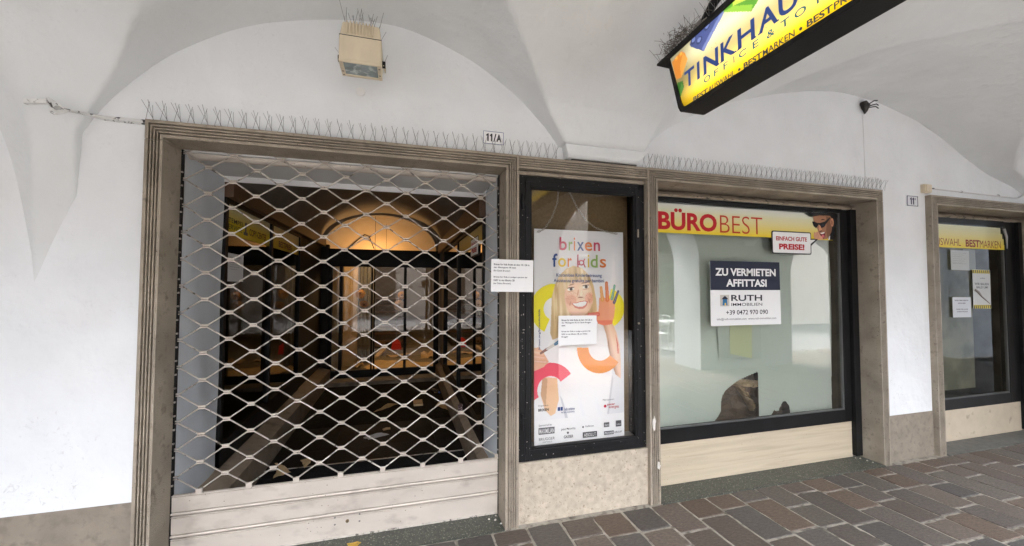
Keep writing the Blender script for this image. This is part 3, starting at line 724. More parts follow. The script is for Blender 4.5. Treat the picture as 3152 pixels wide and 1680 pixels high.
def display_window(side):
    L = side == 'l'
    x = XL if L else XR; sg = 1 if L else -1
    y0, y1, z0, z1 = (0.775, 3.05, 0.29, 2.262) if L else (0.665, 3.84, 0.28, 2.19)
    mull = (1.885,) if L else (2.26,)
    t = thing('display_window', ('dark display window with yellow banners on the left side of the passage' if L else 'dark display window on the right side of the passage with a sloping reflection'), 'display window', (x, (y0 + y1) / 2, z0))
    bx = lambda mb, a0, a1, ya, yb, za, zb: mb.box(min(x + sg * a0, x + sg * a1), max(x + sg * a0, x + sg * a1), ya, yb, za, zb)
    mb = MB(); bx(mb, -0.03, 0.025, y0, y1, z0, z0 + (0.17 if L else 0.10)); bx(mb, -0.03, 0.025, y0, y1, z1 - 0.035, z1)
    bx(mb, -0.03, 0.026, y0, y0 + 0.05, z0, z1); bx(mb, -0.03, 0.026, y1 - 0.04, y1, z0, z1)
    mb.build('frame', BLACK, t, bevel=0.002)
    for m_ in mull:
        mb = MB(); bx(mb, -0.03, 0.024, m_ - 0.022, m_ + 0.022, z0 + 0.05, z1 - 0.02); mb.build('mullion', BLACK, t)
    mb = MB(); mb.add([(x, y0, z0), (x, y1, z0), (x, y1, z1), (x, y0, z1)], [(0, 1, 2, 3)]); mb.build('pane', DGLASS, t, recalc=False)
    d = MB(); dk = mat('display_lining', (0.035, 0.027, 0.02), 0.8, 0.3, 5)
    bx(d, -1.05, -1.0, y0 - 0.3, y1 + 0.3, 0, 2.6); bx(d, -1.0, -0.03, y0 - 0.05, y0, 0, 2.6); bx(d, -1.0, -0.03, y1, y1 + 0.05, 0, 2.6)
    bx(d, -1.0, -0.03, y0, y1, 0.0, z0); bx(d, -1.0, -0.03, y0, y1, z1, z1 + .05)
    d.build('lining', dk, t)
    return t
display_window('l'); display_window('r')
YEL = lambda v, top=(0.62, 0.60, 0.42), bot=(0.72, 0.55, 0.02): np.array(top)[None, :] * (1 - v[:, None]) + np.array(bot)[None, :] * v[:, None]
def grad(p=1.0, top=(0.62, 0.60, 0.42), bot=(0.72, 0.55, 0.02)):
    return lambda u, v: (YEL(np.clip(v * p, 0, 1), top, bot), None)
fl = F((XL + 0.006, 0, 0), (0, 1, 0), (0, 0, 1))
b1 = panel('banner', fl, 0.80, 1.845, 2.0, 2.24, 12, 8, grad(1.6), PRINT); tag(b1, 'yellow banner reading STEMPEL SERVICE and COPY-CENTER inside the passage', 'banner')
mb = MB(); mb.text(fl, 'STEMPEL', 0.825, 1.17, 2.092, 2.128, 0.002, 0.004); mb.text(fl, 'SERVICE', 0.825, 1.14, 2.040, 2.078, 0.002, 0.004); mb.build('lettering', INK, b1)
mb = MB(); mb.text(fl, 'COPY-CENTER', 1.30, 1.745, 2.040, 2.100, 0.002, 0.02); mb.build('lettering', flat('brown_ink', S(110, 40, 20)), b1)
mb = MB(); mb.disc(fl, 1.215, 2.118, 0.020, 0.001, 0.002, 16); mb.prism(fl, [(1.205, 2.10), (1.225, 2.10), (1.232, 2.055), (1.26, 2.055), (1.26, 2.03), (1.17, 2.03), (1.17, 2.055), (1.198, 2.055)], 0.001, 0.0022); mb.build('stamp_picture', GREYINK, b1)
b2 = panel('banner', fl, 1.915, 3.015, 2.0, 2.24, 12, 8, grad(1.6), PRINT); tag(b2, 'yellow banner reading BESTPREIS deeper inside the passage', 'banner')
mb = MB(); mb.text(fl, 'BESTPREIS', 2.148, 2.669, 2.026, 2.090, 0.002, 0.02); mb.build('lettering', flat('brown_ink2', S(110, 40, 20)), b2)
def notice(name, label, fr, a0, a1, b0, b1, lines, m=NOTE, ink=INK, c=0.0, tilt=0.0, cat='notice'):
    ca, sa = math.cos(tilt), math.sin(tilt)
    f2 = F(fr.p((a0 + a1) / 2, (b0 + b1) / 2, c), fr.U * ca + fr.V * sa, fr.V * ca - fr.U * sa)
    w, h = (a1 - a0) / 2, (b1 - b0) / 2
    mb = MB(); mb.prism(f2, [(-w, -h), (w, -h), (w, h), (-w, h)], 0, 0.0012)
    o = mb.build(name, m); tag(o, label, cat)
    if lines:
        mb = MB()
        for st, x0, x1, z0, z1, bold in lines: mb.text(f2, st, -w + 2 * w * x0, -w + 2 * w * x1, h - 2 * h * z1, h - 2 * h * z0, 0.0017, bold)
        mb.build('lettering', ink, o)
    return o
def greek(rows, x0=0.1, x1=0.85):                 # rows of small type that the photograph shows only as grey lines
    out = []
    w = ['Hinweis an unsere Kunden', 'Il negozio resta chiuso', 'Danke und auf Wiedersehen', 'Orario di apertura']
    for i, r in enumerate(rows): out.append((w[i % 4], x0, x1 - 0.12 * (i % 3), r, r + 0.028, 0.0))
    return out
notice('notice', 'white notice sheet taped inside the left display window of the passage', fl, 0.88, 1.18, 1.64, 1.856, greek((.12, .2, .3, .38, .46, .55)), ink=GREYINK, c=0.001)
frr = F((XR - 0.006, 0, 0), (0, -1, 0), (0, 0, 1))
b3 = panel('banner', frr, -2.23, -0.73, 1.98, 2.15, 12, 6, grad(1.2, (0.45, 0.36, 0.15), (0.5, 0.36, 0.05)), PRINT); tag(b3, 'yellow banner on the right display window inside the passage', 'banner')
def bubble(name, label, fr, a0, a1, b0, b1, tip, c, l1, l2):
    r = 0.018
    def rr(a0, a1, b0, b1, r):
        P = []
        for cx, cy, s in ((a1 - r, b1 - r, 0), (a0 + r, b1 - r, 90), (a0 + r, b0 + r, 180), (a1 - r, b0 + r, 270)):
            P += [(cx + r * math.cos(R(s + 18 * i)), cy + r * math.sin(R(s + 18 * i))) for i in range(6)]
        return P
    o = MB()
    P = rr(a0, a1, b0, b1, r)
    o.prism(fr, P, c, c + 0.004)
    if tip: o.prism(fr, [(a1 - 0.004, b0 + 0.080), (a1 - 0.004, b0 + 0.150), (tip[0], tip[1]), ], c, c + 0.0038)
    ob = o.build(name, INK); tag(ob, label, 'speech bubble sign')
    w = MB(); e = 0.010
    w.prism(fr, rr(a0 + e, a1 - e, b0 + e, b1 - e, r - 0.006), c + 0.004, c + 0.0048)
    if tip: w.prism(fr, [(a1 - e - 0.004, b0 + 0.098), (a1 - e - 0.004, b0 + 0.138), (tip[0] - 0.030, tip[1] - 0.006)], c + 0.0038, c + 0.0047)
    w.build('bubble_face', WHITE, ob)
    tx = MB(); ww = a1 - a0
    tx.text(fr, l1, a0 + 0.10 * ww, a1 - 0.115 * ww, b0 + 0.575 * (b1 - b0), b0 + 0.765 * (b1 - b0), c + 0.0054, 0.032)
    tx.text(fr, l2, a0 + 0.17 * ww, a1 - 0.185 * ww, b0 + 0.19 * (b1 - b0), b0 + 0.45 * (b1 - b0), c + 0.0054, 0.045)
    tx.build('lettering', RED, ob)
    return ob
bubble('speech_bubble', 'white speech bubble sign reading EINFACH GUTE PREISE on the right window inside the passage', frr, -1.35, -0.955, 1.895, 2.075, None, 0.002, 'EINFACH GUTE', 'PREISE!')

# glazed doors at the back of the passage
DOORGLASS = glassmat('door_glass', (0.80, 0.82, 0.80), 1.5, 2.8)
def glass_doors():
    t = thing('glass_doors', 'black framed glass doors at the end of the dark passage', 'door', (-0.25, YB, 0.08))
    Y0, Y1 = YB, YB + 0.06
    MB().box(-1.16, 0.66, Y0 - 0.02, Y1 + 0.02, 1.94, 2.235).build('head_beam', BLACK, t)
    MB().box(-1.16, 0.66, Y0, Y1, 0.05, 0.20).build('bottom_rail', BLACK, t)
    for x, w in ((-1.13, 0.06), (-0.965, 0.05), (-0.475, 0.026), (-0.435, 0.022), (0.072, 0.045), (0.605, 0.09)):
        MB().box(x - w / 2, x + w / 2, Y0 - 0.004, Y1 + 0.004, 0.2, 1.94).build('stile', BLACK, t)
    for x0, x1 in ((-1.1, -0.99), (-0.94, -0.488), (-0.424, 0.05), (0.095, 0.56)):
        MB().add([(x0, YB + 0.03, 0.2), (x1, YB + 0.03, 0.2), (x1, YB + 0.03, 1.94), (x0, YB + 0.03, 1.94)], [(0, 1, 2, 3)]).build('pane', DOORGLASS, t, recalc=False)
    # jambs closing the arch
    MB().box(-3, -1.16, Y0 - 0.02, Y1 + 0.05, 0, 2.3).build('jamb', mat('dark_jamb', (0.02, 0.018, 0.016), 0.8, 0.2, 8), t)
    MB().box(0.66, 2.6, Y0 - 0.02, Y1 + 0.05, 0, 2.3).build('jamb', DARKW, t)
    mb = MB(); n = 30; a, b, cz, cx = 0.93, 0.60, 2.235, -0.33
    P = [(cx - a * math.cos(math.pi * i / n), cz + b * math.sin(math.pi * i / n)) for i in range(n + 1)]
    for i in range(n):
        (x0, z0), (x1, z1) = P[i], P[i + 1]
        mb.add([(x0, Y0, z0), (x1, Y0, z1), (x1, Y0, 3.6), (x0, Y0, 3.6)], [(0, 1, 2, 3)])
        mb.add([(x0, Y0, z0), (x1, Y0, z1), (x1, Y0 + 0.12, z1), (x0, Y0 + 0.12, z0)], [(0, 3, 2, 1)])
    mb.add([(-3, Y0, cz), (P[0][0], Y0, cz), (P[0][0], Y0, 3.6), (-3, Y0, 3.6)], [(0, 1, 2, 3)]); mb.add([(P[-1][0], Y0, cz), (2.6, Y0, cz), (2.6, Y0, 3.6), (P[-1][0], Y0, 3.6)], [(0, 1, 2, 3)])
    mb.build('arch', DARKW, t, recalc=False)
glass_doors()

# ================================================================== LIT ROOM BEHIND THE DOORS
def room():
    structure(MB().box(-3.2, 2.8, 4.62, 11.0, -0.1, 0.11).build('room_floor', mat('dusty_room_floor', (0.20, 0.165, 0.12), 0.8, 0.25, 5, 0.2, 40, col2=(0.09, 0.075, 0.06), mix=(0.5, 0.7), mscale=6)))
    t = thing('back_room', 'gutted back room with tan plaster lunette lit by a warm lamp', 'room', (-0.2, 7.5, 0.1))
    MB().box(-3.2, 2.8, 5.32, 5.40, 2.10, 3.8).build('lunette', ROOMW, t)
    MB().box(-3.25, -3.2, 4.6, 11, 0, 3.8).build('wall', ROOMW, t); MB().box(2.8, 2.85, 4.6, 11, 0, 3.8).build('wall', DARKW, t)
    MB().box(-3.2, 2.8, 10.9, 11, 0, 3.8).build('wall', DARKW, t); MB().box(-3.2, 2.8, 4.6, 11, 3.6, 3.7).build('ceiling', DARKW, t)
    pp = MB(); pp.tube([(-1.0, 5.31, 2.28), (-0.77, 5.31, 2.50), (-0.67, 5.31, 2.58), (-0.59, 5.31, 2.55), (-0.50, 5.31, 2.32)], 0.008, 6); pp.tube([(-0.28, 5.317, 2.12), (-0.28, 5.317, 2.80)], 0.003, 5)
    pp.build('loose_cable', INK, t)
    st = thing('staircase', 'dark wooden staircase with pale nosings rising at the back of the room', 'stairs', (-0.5, 8, 0.1))
    for k in range(7):
        z = 0.11 + 0.165 * (k + 1); y = 7.55 + 0.27 * k
        MB().box(-1.45, 0.12, y, y + 1.6, z - 0.165, z - 0.03).build('riser', mat('stair_dark', (0.035, 0.028, 0.022), 0.7, 0.2, 8), st) if k == 0 else MB().box(-1.45, 0.12, y, y + 0.6, z - 0.165, z - 0.03).build('riser', bpy.data.materials['stair_dark'], st)
        MB().box(-1.47, 0.14, y - 0.02, y + 0.30, z - 0.028, z).build('tread', WOOD, st)
    p1 = MB().box(-1.165, -0.995, 4.70, 4.86, 0.11, 2.05).build('post', PALEWOOD); tag(p1, 'pale wooden post lit brightly beside the glass doors', 'post')
    p2 = MB().box(-1.04, -0.80, 5.45, 5.6, 0.11, 2.12).build('pillar', mat('tan_pillar', (0.36, 0.28, 0.17), 0.8, 0.2, 6)); tag(p2, 'tan plastered pillar standing behind the lit wooden post', 'pillar')
    cur = MB(); V = []
    for j in range(24):
        for z in (0.12, 2.0): V.append((-0.80 + 0.0 * j + j * 0.014, 5.62 + 0.025 * math.sin(j * 1.3), z))
    cur.add(V, [(2 * j, 2 * j + 2, 2 * j + 3, 2 * j + 1) for j in range(23)])
    o = cur.build('dust_sheet', flat('sheet_grey', (0.16, 0.165, 0.15), 0.7)); tag(o, 'pale hanging dust sheet beside the tan pillar in the back room', 'dust sheet')
    lamp = thing('work_lamp', 'small warm bulb hanging out of sight behind the black door beam', 'lamp', (-0.45, 4.80, 2.12))
    bu = MB(); 
    for k in range(1): bu.tube([(-0.45, 4.80, 2.08), (-0.45, 4.80, 2.095), (-0.45, 4.80, 2.12), (-0.45, 4.80, 2.14)], [0.008, 0.022, 0.024, 0.012], 12)
    bu.build('bulb', mat('lit_bulb', (1, .8, .5), 0.5, emit=(1, 0.62, 0.25), estr=1.2), lamp, smooth=60)
    MB().tube([(-0.45, 4.80, 2.14), (-0.45, 4.80, 3.6)], 0.004, 6).build('flex', INK, lamp)
    ld = bpy.data.lights.new('lamp_light', 'POINT'); ld.energy = 1.7; ld.color = (1.0, 0.56, 0.22); ld.shadow_soft_size = 0.05
    lo = bpy.data.objects.new('lamp_light', ld); COL.objects.link(lo); lo.location = (-0.45, 4.80, 2.04); adopt(lo, lamp)
    ld2 = bpy.data.lights.new('ceiling_light', 'POINT'); ld2.energy = 4.6; ld2.color = (1.0, 0.64, 0.30); ld2.shadow_soft_size = 0.12
    l2 = thing('ceiling_lamp', 'warm ceiling lamp hidden above the doors in the back room', 'lamp', (-0.1, 6.0, 3.3))
    MB().tube([(-0.1, 6.0, 3.22), (-0.1, 6.0, 3.26), (-0.1, 6.0, 3.34), (-0.1, 6.0, 3.6)], [0.03, 0.06, 0.05, 0.01], 12).build('shade', bpy.data.materials['lit_bulb'], l2, smooth=60)
    lo2 = bpy.data.objects.new('lamp_light', ld2); COL.objects.link(lo2); lo2.location = (-0.1, 6.0, 3.10); adopt(lo2, l2)
room()
def gerbera(x, y, z, r, col, label, droop=0.0):
    t = thing('gerbera', label, 'flower', (x, y, z))
    mp = mat('petal', col, 0.7, 0.15, 30); fr = F((x, y, z), (1, 0, 0), (0, -math.sin(droop), math.cos(droop)))
    mb = MB()
    for ring, (n, rr, c) in enumerate(((18, r, 0.0), (14, r * 0.72, 0.012))):
        for k in range(n):
            a = 2 * math.pi * (k + 0.5 * ring) / n; ca, sa = math.cos(a), math.sin(a); w = rr * 0.16
            P = [(0.2, -w * .4, 0), (0.6, -w, .01), (0.92, -w * .7, 0.0), (1.0, 0, -.006), (0.92, w * .7, 0), (0.6, w, .01), (0.2, w * .4, 0)]
            mb.add([fr.p(q * rr * ca - s * sa, q * rr * sa + s * ca, c + h) for q, s, h in P], [tuple(range(7))])
    mb.build('petals', mp, t, recalc=False)
    c = MB(); c.disc(fr, 0, 0, r * 0.24, 0.0, 0.03, 14, r * 0.17); c.build('flower_centre', mat('flower_centre', (0.22, 0.10, 0.02), 0.9), t)
    s = MB(); s.tube([fr.p(0, 0, -0.01), fr.p(-0.02, -0.14, -0.02), fr.p(-0.06, -0.30, -0.01)], 0.004, 6); s.build('stem', flat('stem_green', (0.10, 0.16, 0.05)), t)
OR, PA = (0.42, 0.20, 0.015), (0.42, 0.28, 0.15)
gerbera(-0.677, 4.72, 1.479, 0.085, OR, 'orange gerbera, upper of the two at the left door leaf')
gerbera(-0.615, 4.74, 1.300, 0.085, OR, 'orange gerbera drooping below another at the left door leaf', 0.7)
gerbera(0.015, 4.74, 1.452, 0.075, OR, 'orange gerbera above the pale flower by the middle door stile')
gerbera(-0.025, 4.72, 1.275, 0.10, PA, 'large pale peach gerbera by the middle door stile')
gerbera(-0.46, 7.0, 0.30, 0.14, PA, 'pale gerbera lying on the floor before the stairs', 0.9)
dp = thing('dustpan', 'red dustpan standing on the room floor before the stairs', 'dustpan', (-0.09, 7.2, 0.11))
rp = flat('red_plastic', (0.55, 0.03, 0.015), 0.35)
fr = wall_frame(7.2); MB().prism(fr, [(-0.21, 0.12), (0.03, 0.12), (0.0, 0.30), (-0.06, 0.36), (-0.12, 0.36), (-0.18, 0.30)], 0, 0.05).build('pan', rp, dp, bevel=0.008)
MB().tube([(-0.09, 7.18, 0.36), (-0.09, 7.2, 1.0)], 0.011, 8).build('handle', GREYINK, dp)
# litter: torn cardboard and paper lying about
def sheet(name, label, pts, z, m, cat, lift=0.03, seed=1, thick=0.002):
    rnd = random.Random(seed); n = len(pts); cx = sum(p[0] for p in pts) / n; cy = sum(p[1] for p in pts) / n
    ring = []
    for i in range(n):
        (x0, y0), (x1, y1) = pts[i], pts[(i + 1) % n]
        for k in range(4):
            q = k / 4; j = 0.010 if k else 0.0
            ring.append((x0 + (x1 - x0) * q + rnd.uniform(-j, j), y0 + (y1 - y0) * q + rnd.uniform(-j, j), z + 0.003 + abs(rnd.uniform(-lift, lift)) * (0.4 + 0.6 * (k % 2))))
    m_ = [(cx + (x - cx) * .5, cy + (y - cy) * .5, z + 0.004 + (h - z) * .25) for x, y, h in ring]
    N = len(ring); mb = MB(); mb.add(ring + m_ + [(cx, cy, z + 0.004)], [(i, (i + 1) % N, N + (i + 1) % N, N + i) for i in range(N)] + [(N + i, N + (i + 1) % N, 2 * N) for i in range(N)])
    o = mb.build(name, m); md = None
    return tag(o, label, cat)
G = 0.033
sheet('cardboard_piece', 'long pointed strip of cardboard on the dark passage floor', [(-0.319, 2.696), (-0.153, 3.071), (-0.013, 3.013), (-0.224, 2.773)], 0.022, CARD, 'cardboard', 0.01, 2)
sheet('cardboard_piece', 'torn cardboard piece on the doormat by the left plinth, nearest the grille', [(-1.06, 1.41), (-0.963, 1.336), (-0.869, 1.175), (-0.986, 1.096), (-1.0, 1.30)], G, CARD, 'cardboard', 0.012, 3)
sheet('cardboard_piece', 'small torn cardboard scrap right of the larger one on the doormat', [(-0.859, 1.427), (-0.773, 1.439), (-0.755, 1.33), (-0.783, 1.229), (-0.81, 1.31)], G, CARD, 'cardboard', 0.012, 4)
sheet('paper_sheet', 'white printed leaflet lying on the black tiled mat', [(-0.358, 1.849), (-0.187, 1.947), (-0.10, 1.86), (-0.307, 1.765)], 0.031, flat('leaflet', (0.5, 0.5, 0.52)), 'paper', 0.008, 5)
sheet('cardboard_piece', 'round torn scrap beside the white leaflet on the tiled mat', [(-0.174, 2.059), (-0.13, 2.10), (-0.096, 2.08), (-0.095, 2.011), (-0.163, 1.991)], 0.031, CARD, 'cardboard', 0.008, 6)
sheet('cardboard_piece', 'folded cardboard leaning on the right plinth in the passage', [(0.45, 2.74), (0.535, 2.95), (0.598, 2.93), (0.597, 2.55)], 0.022, CARD, 'cardboard', 0.03, 7)
sheet('cardboard_piece', 'long cardboard strip on the step before the glass doors', [(-0.91, 4.36), (-0.62, 4.40), (-0.55, 4.33), (-0.85, 4.31)], 0.086, CARD, 'cardboard', 0.01, 8)
pb = MB().box(0.18, 0.30, 2.85, 3.07, 0.022, 0.05).build('wood_block', PALEWOOD, bevel=0.006); tag(pb, 'small pale wood offcut on the passage floor', 'wood block')
bt = thing('plastic_bottle', 'clear plastic bottle lying by the right plinth in the passage', 'bottle', (0.52, 3.4, 0.02))
MB().tube([(0.47, 3.50, 0.055), (0.475, 3.49, 0.055), (0.53, 3.41, 0.055), (0.545, 3.39, 0.05), (0.555, 3.375, 0.05)], [0.024, 0.032, 0.032, 0.014, 0.012], 12).build('body', glassmat('bottle_plastic', (0.7, 0.75, 0.8), 1.5, 3.0), bt, smooth=50)
MB().tube([(0.555, 3.375, 0.05), (0.566, 3.36, 0.05)], 0.014, 10).build('cap', flat('cap_blue', (0.05, 0.1, 0.3)), bt)
cp = thing('paper_cup', 'small patterned cup standing on the right stone plinth', 'cup', (0.64, 1.75, 0.25))
MB().tube([(0.64, 1.75, 0.256), (0.64, 1.75, 0.258), (0.64, 1.75, 0.325), (0.64, 1.75, 0.33)], [0.02, 0.026, 0.034, 0.033], 14).build('body', mat('cup_print', (0.10, 0.05, 0.05), 0.6, 0.3, 30, col2=(0.5, 0.4, 0.4), mix=(0.55, 0.6), mscale=70), cp, smooth=40)
FL = 0.112
sheet('cardboard_piece', 'wide sheet of tan paper covering the room floor behind the doors', [(-0.649, 5.173), (-0.494, 5.855), (0.041, 5.712), (0.649, 5.243), (0.6, 4.70), (-0.492, 4.72)], FL, CARD, 'cardboard', 0.03, 9)
sheet('cardboard_piece', 'crumpled tan sheet on the room floor beyond the right door leaf', [(0.444, 6.582), (0.751, 6.5), (0.70, 5.867), (0.41, 5.859)], FL, CARD, 'cardboard', 0.08, 10)
sheet('cardboard_piece', 'upturned triangular cardboard flap behind the left door leaf', [(-0.88, 5.12), (-0.804, 5.60), (-0.62, 5.10)], FL + 0.02, CARD, 'cardboard', 0.10, 11)
sheet('cardboard_piece', 'torn tan strip between the stairs and the wide paper sheet', [(-0.3, 6.3), (0.1, 6.55), (0.25, 6.35), (-0.1, 6.1)], FL, CARD, 'cardboard', 0.05, 12)
sheet('cardboard_piece', 'pale scrap on the floor near the left wooden post', [(-0.95, 6.2), (-0.7, 6.35), (-0.6, 6.1), (-0.85, 5.95)], FL, CARD, 'cardboard', 0.05, 13)
pk = MB(); pk.prism(F((-0.471, 6.179, FL), (0.19, 1, 0.12), (0, 0, 1)), [(0, 0), (0.62, 0), (0.62, 0.04), (0, 0.04)], -0.05, 0.05); tag(pk.build('plank', PALEWOOD, bevel=0.004), 'short pale plank lying on the room floor', 'plank')
bxo = thing('wooden_crate', 'low dark wooden box on the floor at the foot of the lit post', 'box', (-1.15, 5.9, FL))
for nm, (x0, x1, y0, y1, z0, z1) in (('side', (-1.30, -1.02, 5.55, 5.57, FL, 0.36)), ('side', (-1.30, -1.02, 6.3, 6.32, FL, 0.36)), ('side', (-1.04, -1.02, 5.57, 6.3, FL, 0.36)), ('side', (-1.30, -1.28, 5.57, 6.3, FL, 0.36)), ('bottom', (-1.28, -1.04, 5.57, 6.3, FL, FL + 0.02))):
    MB().box(x0, x1, y0, y1, z0, z1).build(nm, WOOD, bxo)

# ================================================================== DISPLAY CASE BETWEEN THE SURROUNDS
def display_case():
    t = thing('display_case', 'narrow black wall display case holding a poster, between the two stone surrounds', 'display case', (1.285, 0.05, 0.4))
    def ring(x0, x1, z0, z1, w, ya, yb, name, m, par, bev=0.003):
        mb = MB()
        mb.box(x0, x0 + w, ya, yb, z0, z1); mb.box(x1 - w, x1, ya, yb, z0, z1)
        mb.box(x0 + w, x1 - w, ya, yb, z0, z0 + w); mb.box(x0 + w, x1 - w, ya, yb, z1 - w, z1)
        return mb.build(name, m, par, bevel=bev)
    ring(0.790, 1.788, 0.402, 2.386, 0.048, 0.046, 0.22, 'outer_frame', SCUFFED, t)
    leaf = ring(0.832, 1.744, 0.444, 2.343, 0.034, 0.038, 0.066, 'door_leaf', SCUFFED, t)
    ring(0.864, 1.712, 0.476, 2.311, 0.016, 0.0445, 0.07, 'glazing_bead', BLACK, leaf, 0.002)
    MB().add([(0.875, 0.064, 0.486), (1.702, 0.064, 0.486), (1.702, 0.064, 2.30), (0.875, 0.064, 2.30)], [(0, 1, 2, 3)]).build('pane', glassmat('case_glass', (1.0, 1.0, 0.99), 1.5, 2.1), leaf, recalc=False)
    MB().box(0.838, 1.740, 0.205, 0.218, 0.45, 2.34).build('back_panel', BURLAP, t)
    MB().box(0.838, 1.740, 0.075, 0.205, 0.45, 0.47).build('shelf', flat('case_floor', (0.30, 0.27, 0.23)), t)
    for z in (2.14, 0.62):
        mb = MB(); mb.tube([(0.812, 0.036, z), (0.812, 0.036, z + 0.11)], 0.008, 8); mb.box(0.812, 0.84, 0.034, 0.042, z + 0.03, z + 0.08); mb.build('hinge', BLACK, t, smooth=40)
    fr = wall_frame(0.038); lk = MB(); lk.disc(fr, 1.727, 1.33, 0.008, -0.01, 0.004, 14); lk.box(1.721, 1.733, 0.034, 0.04, 1.98, 2.04); lk.build('lock', mat('worn_lock', (0.3, 0.26, 0.2), 0.5, 0.2, 30, metal=.6), leaf)
    MB().box(0.776, 1.789, 0.030, 0.30, -0.02, 0.4015).build('stone_panel', SPECK, t, bevel=0.002)
    # chain and poster hang inside the case
    ch = MB()
    def chain(p, n):
        P = [Vector((x, 0.10, z)) for x, z in p]
        L_ = [0]
        for i in range(1, len(P)): L_.append(L_[-1] + (P[i] - P[i - 1]).length)
        at = lambda s: next((P[i] + (P[i + 1] - P[i]) * ((s - L_[i]) / (L_[i + 1] - L_[i])) for i in range(len(P) - 1) if s <= L_[i + 1]), P[-1])
        for k in range(n):
            a, b = at(L_[-1] * k / n), at(L_[-1] * (k + 1) / n); d = (b - a).normalized(); c = (a + b) / 2; hl = (b - a).length * 0.66
            s = Vector((d.z, 0, -d.x)) if k % 2 else Vector((0, 1, 0))
            ch.tube([c + d * hl * math.cos(q) + s * 0.0055 * math.sin(q) for q in [2 * math.pi * i / 10 for i in range(11)]], 0.0021, 5, False)
    chain([(1.106, 2.33), (1.098, 2.223), (1.057, 2.115), (1.002, 2.03), (0.965, 2.004), (0.945, 2.001)], 20)
    chain([(1.18, 2.33), (1.254, 2.193), (1.328, 2.1), (1.403, 2.049), (1.479, 2.026), (1.585, 2.008)], 28)
    tag(ch.build('hanging_chain', mat('chain_steel', (0.45, 0.42, 0.36), 0.35, 0.1, 20, metal=0.8), smooth=50), 'thin steel chain from which the poster hangs in the display case', 'chain')
display_case()

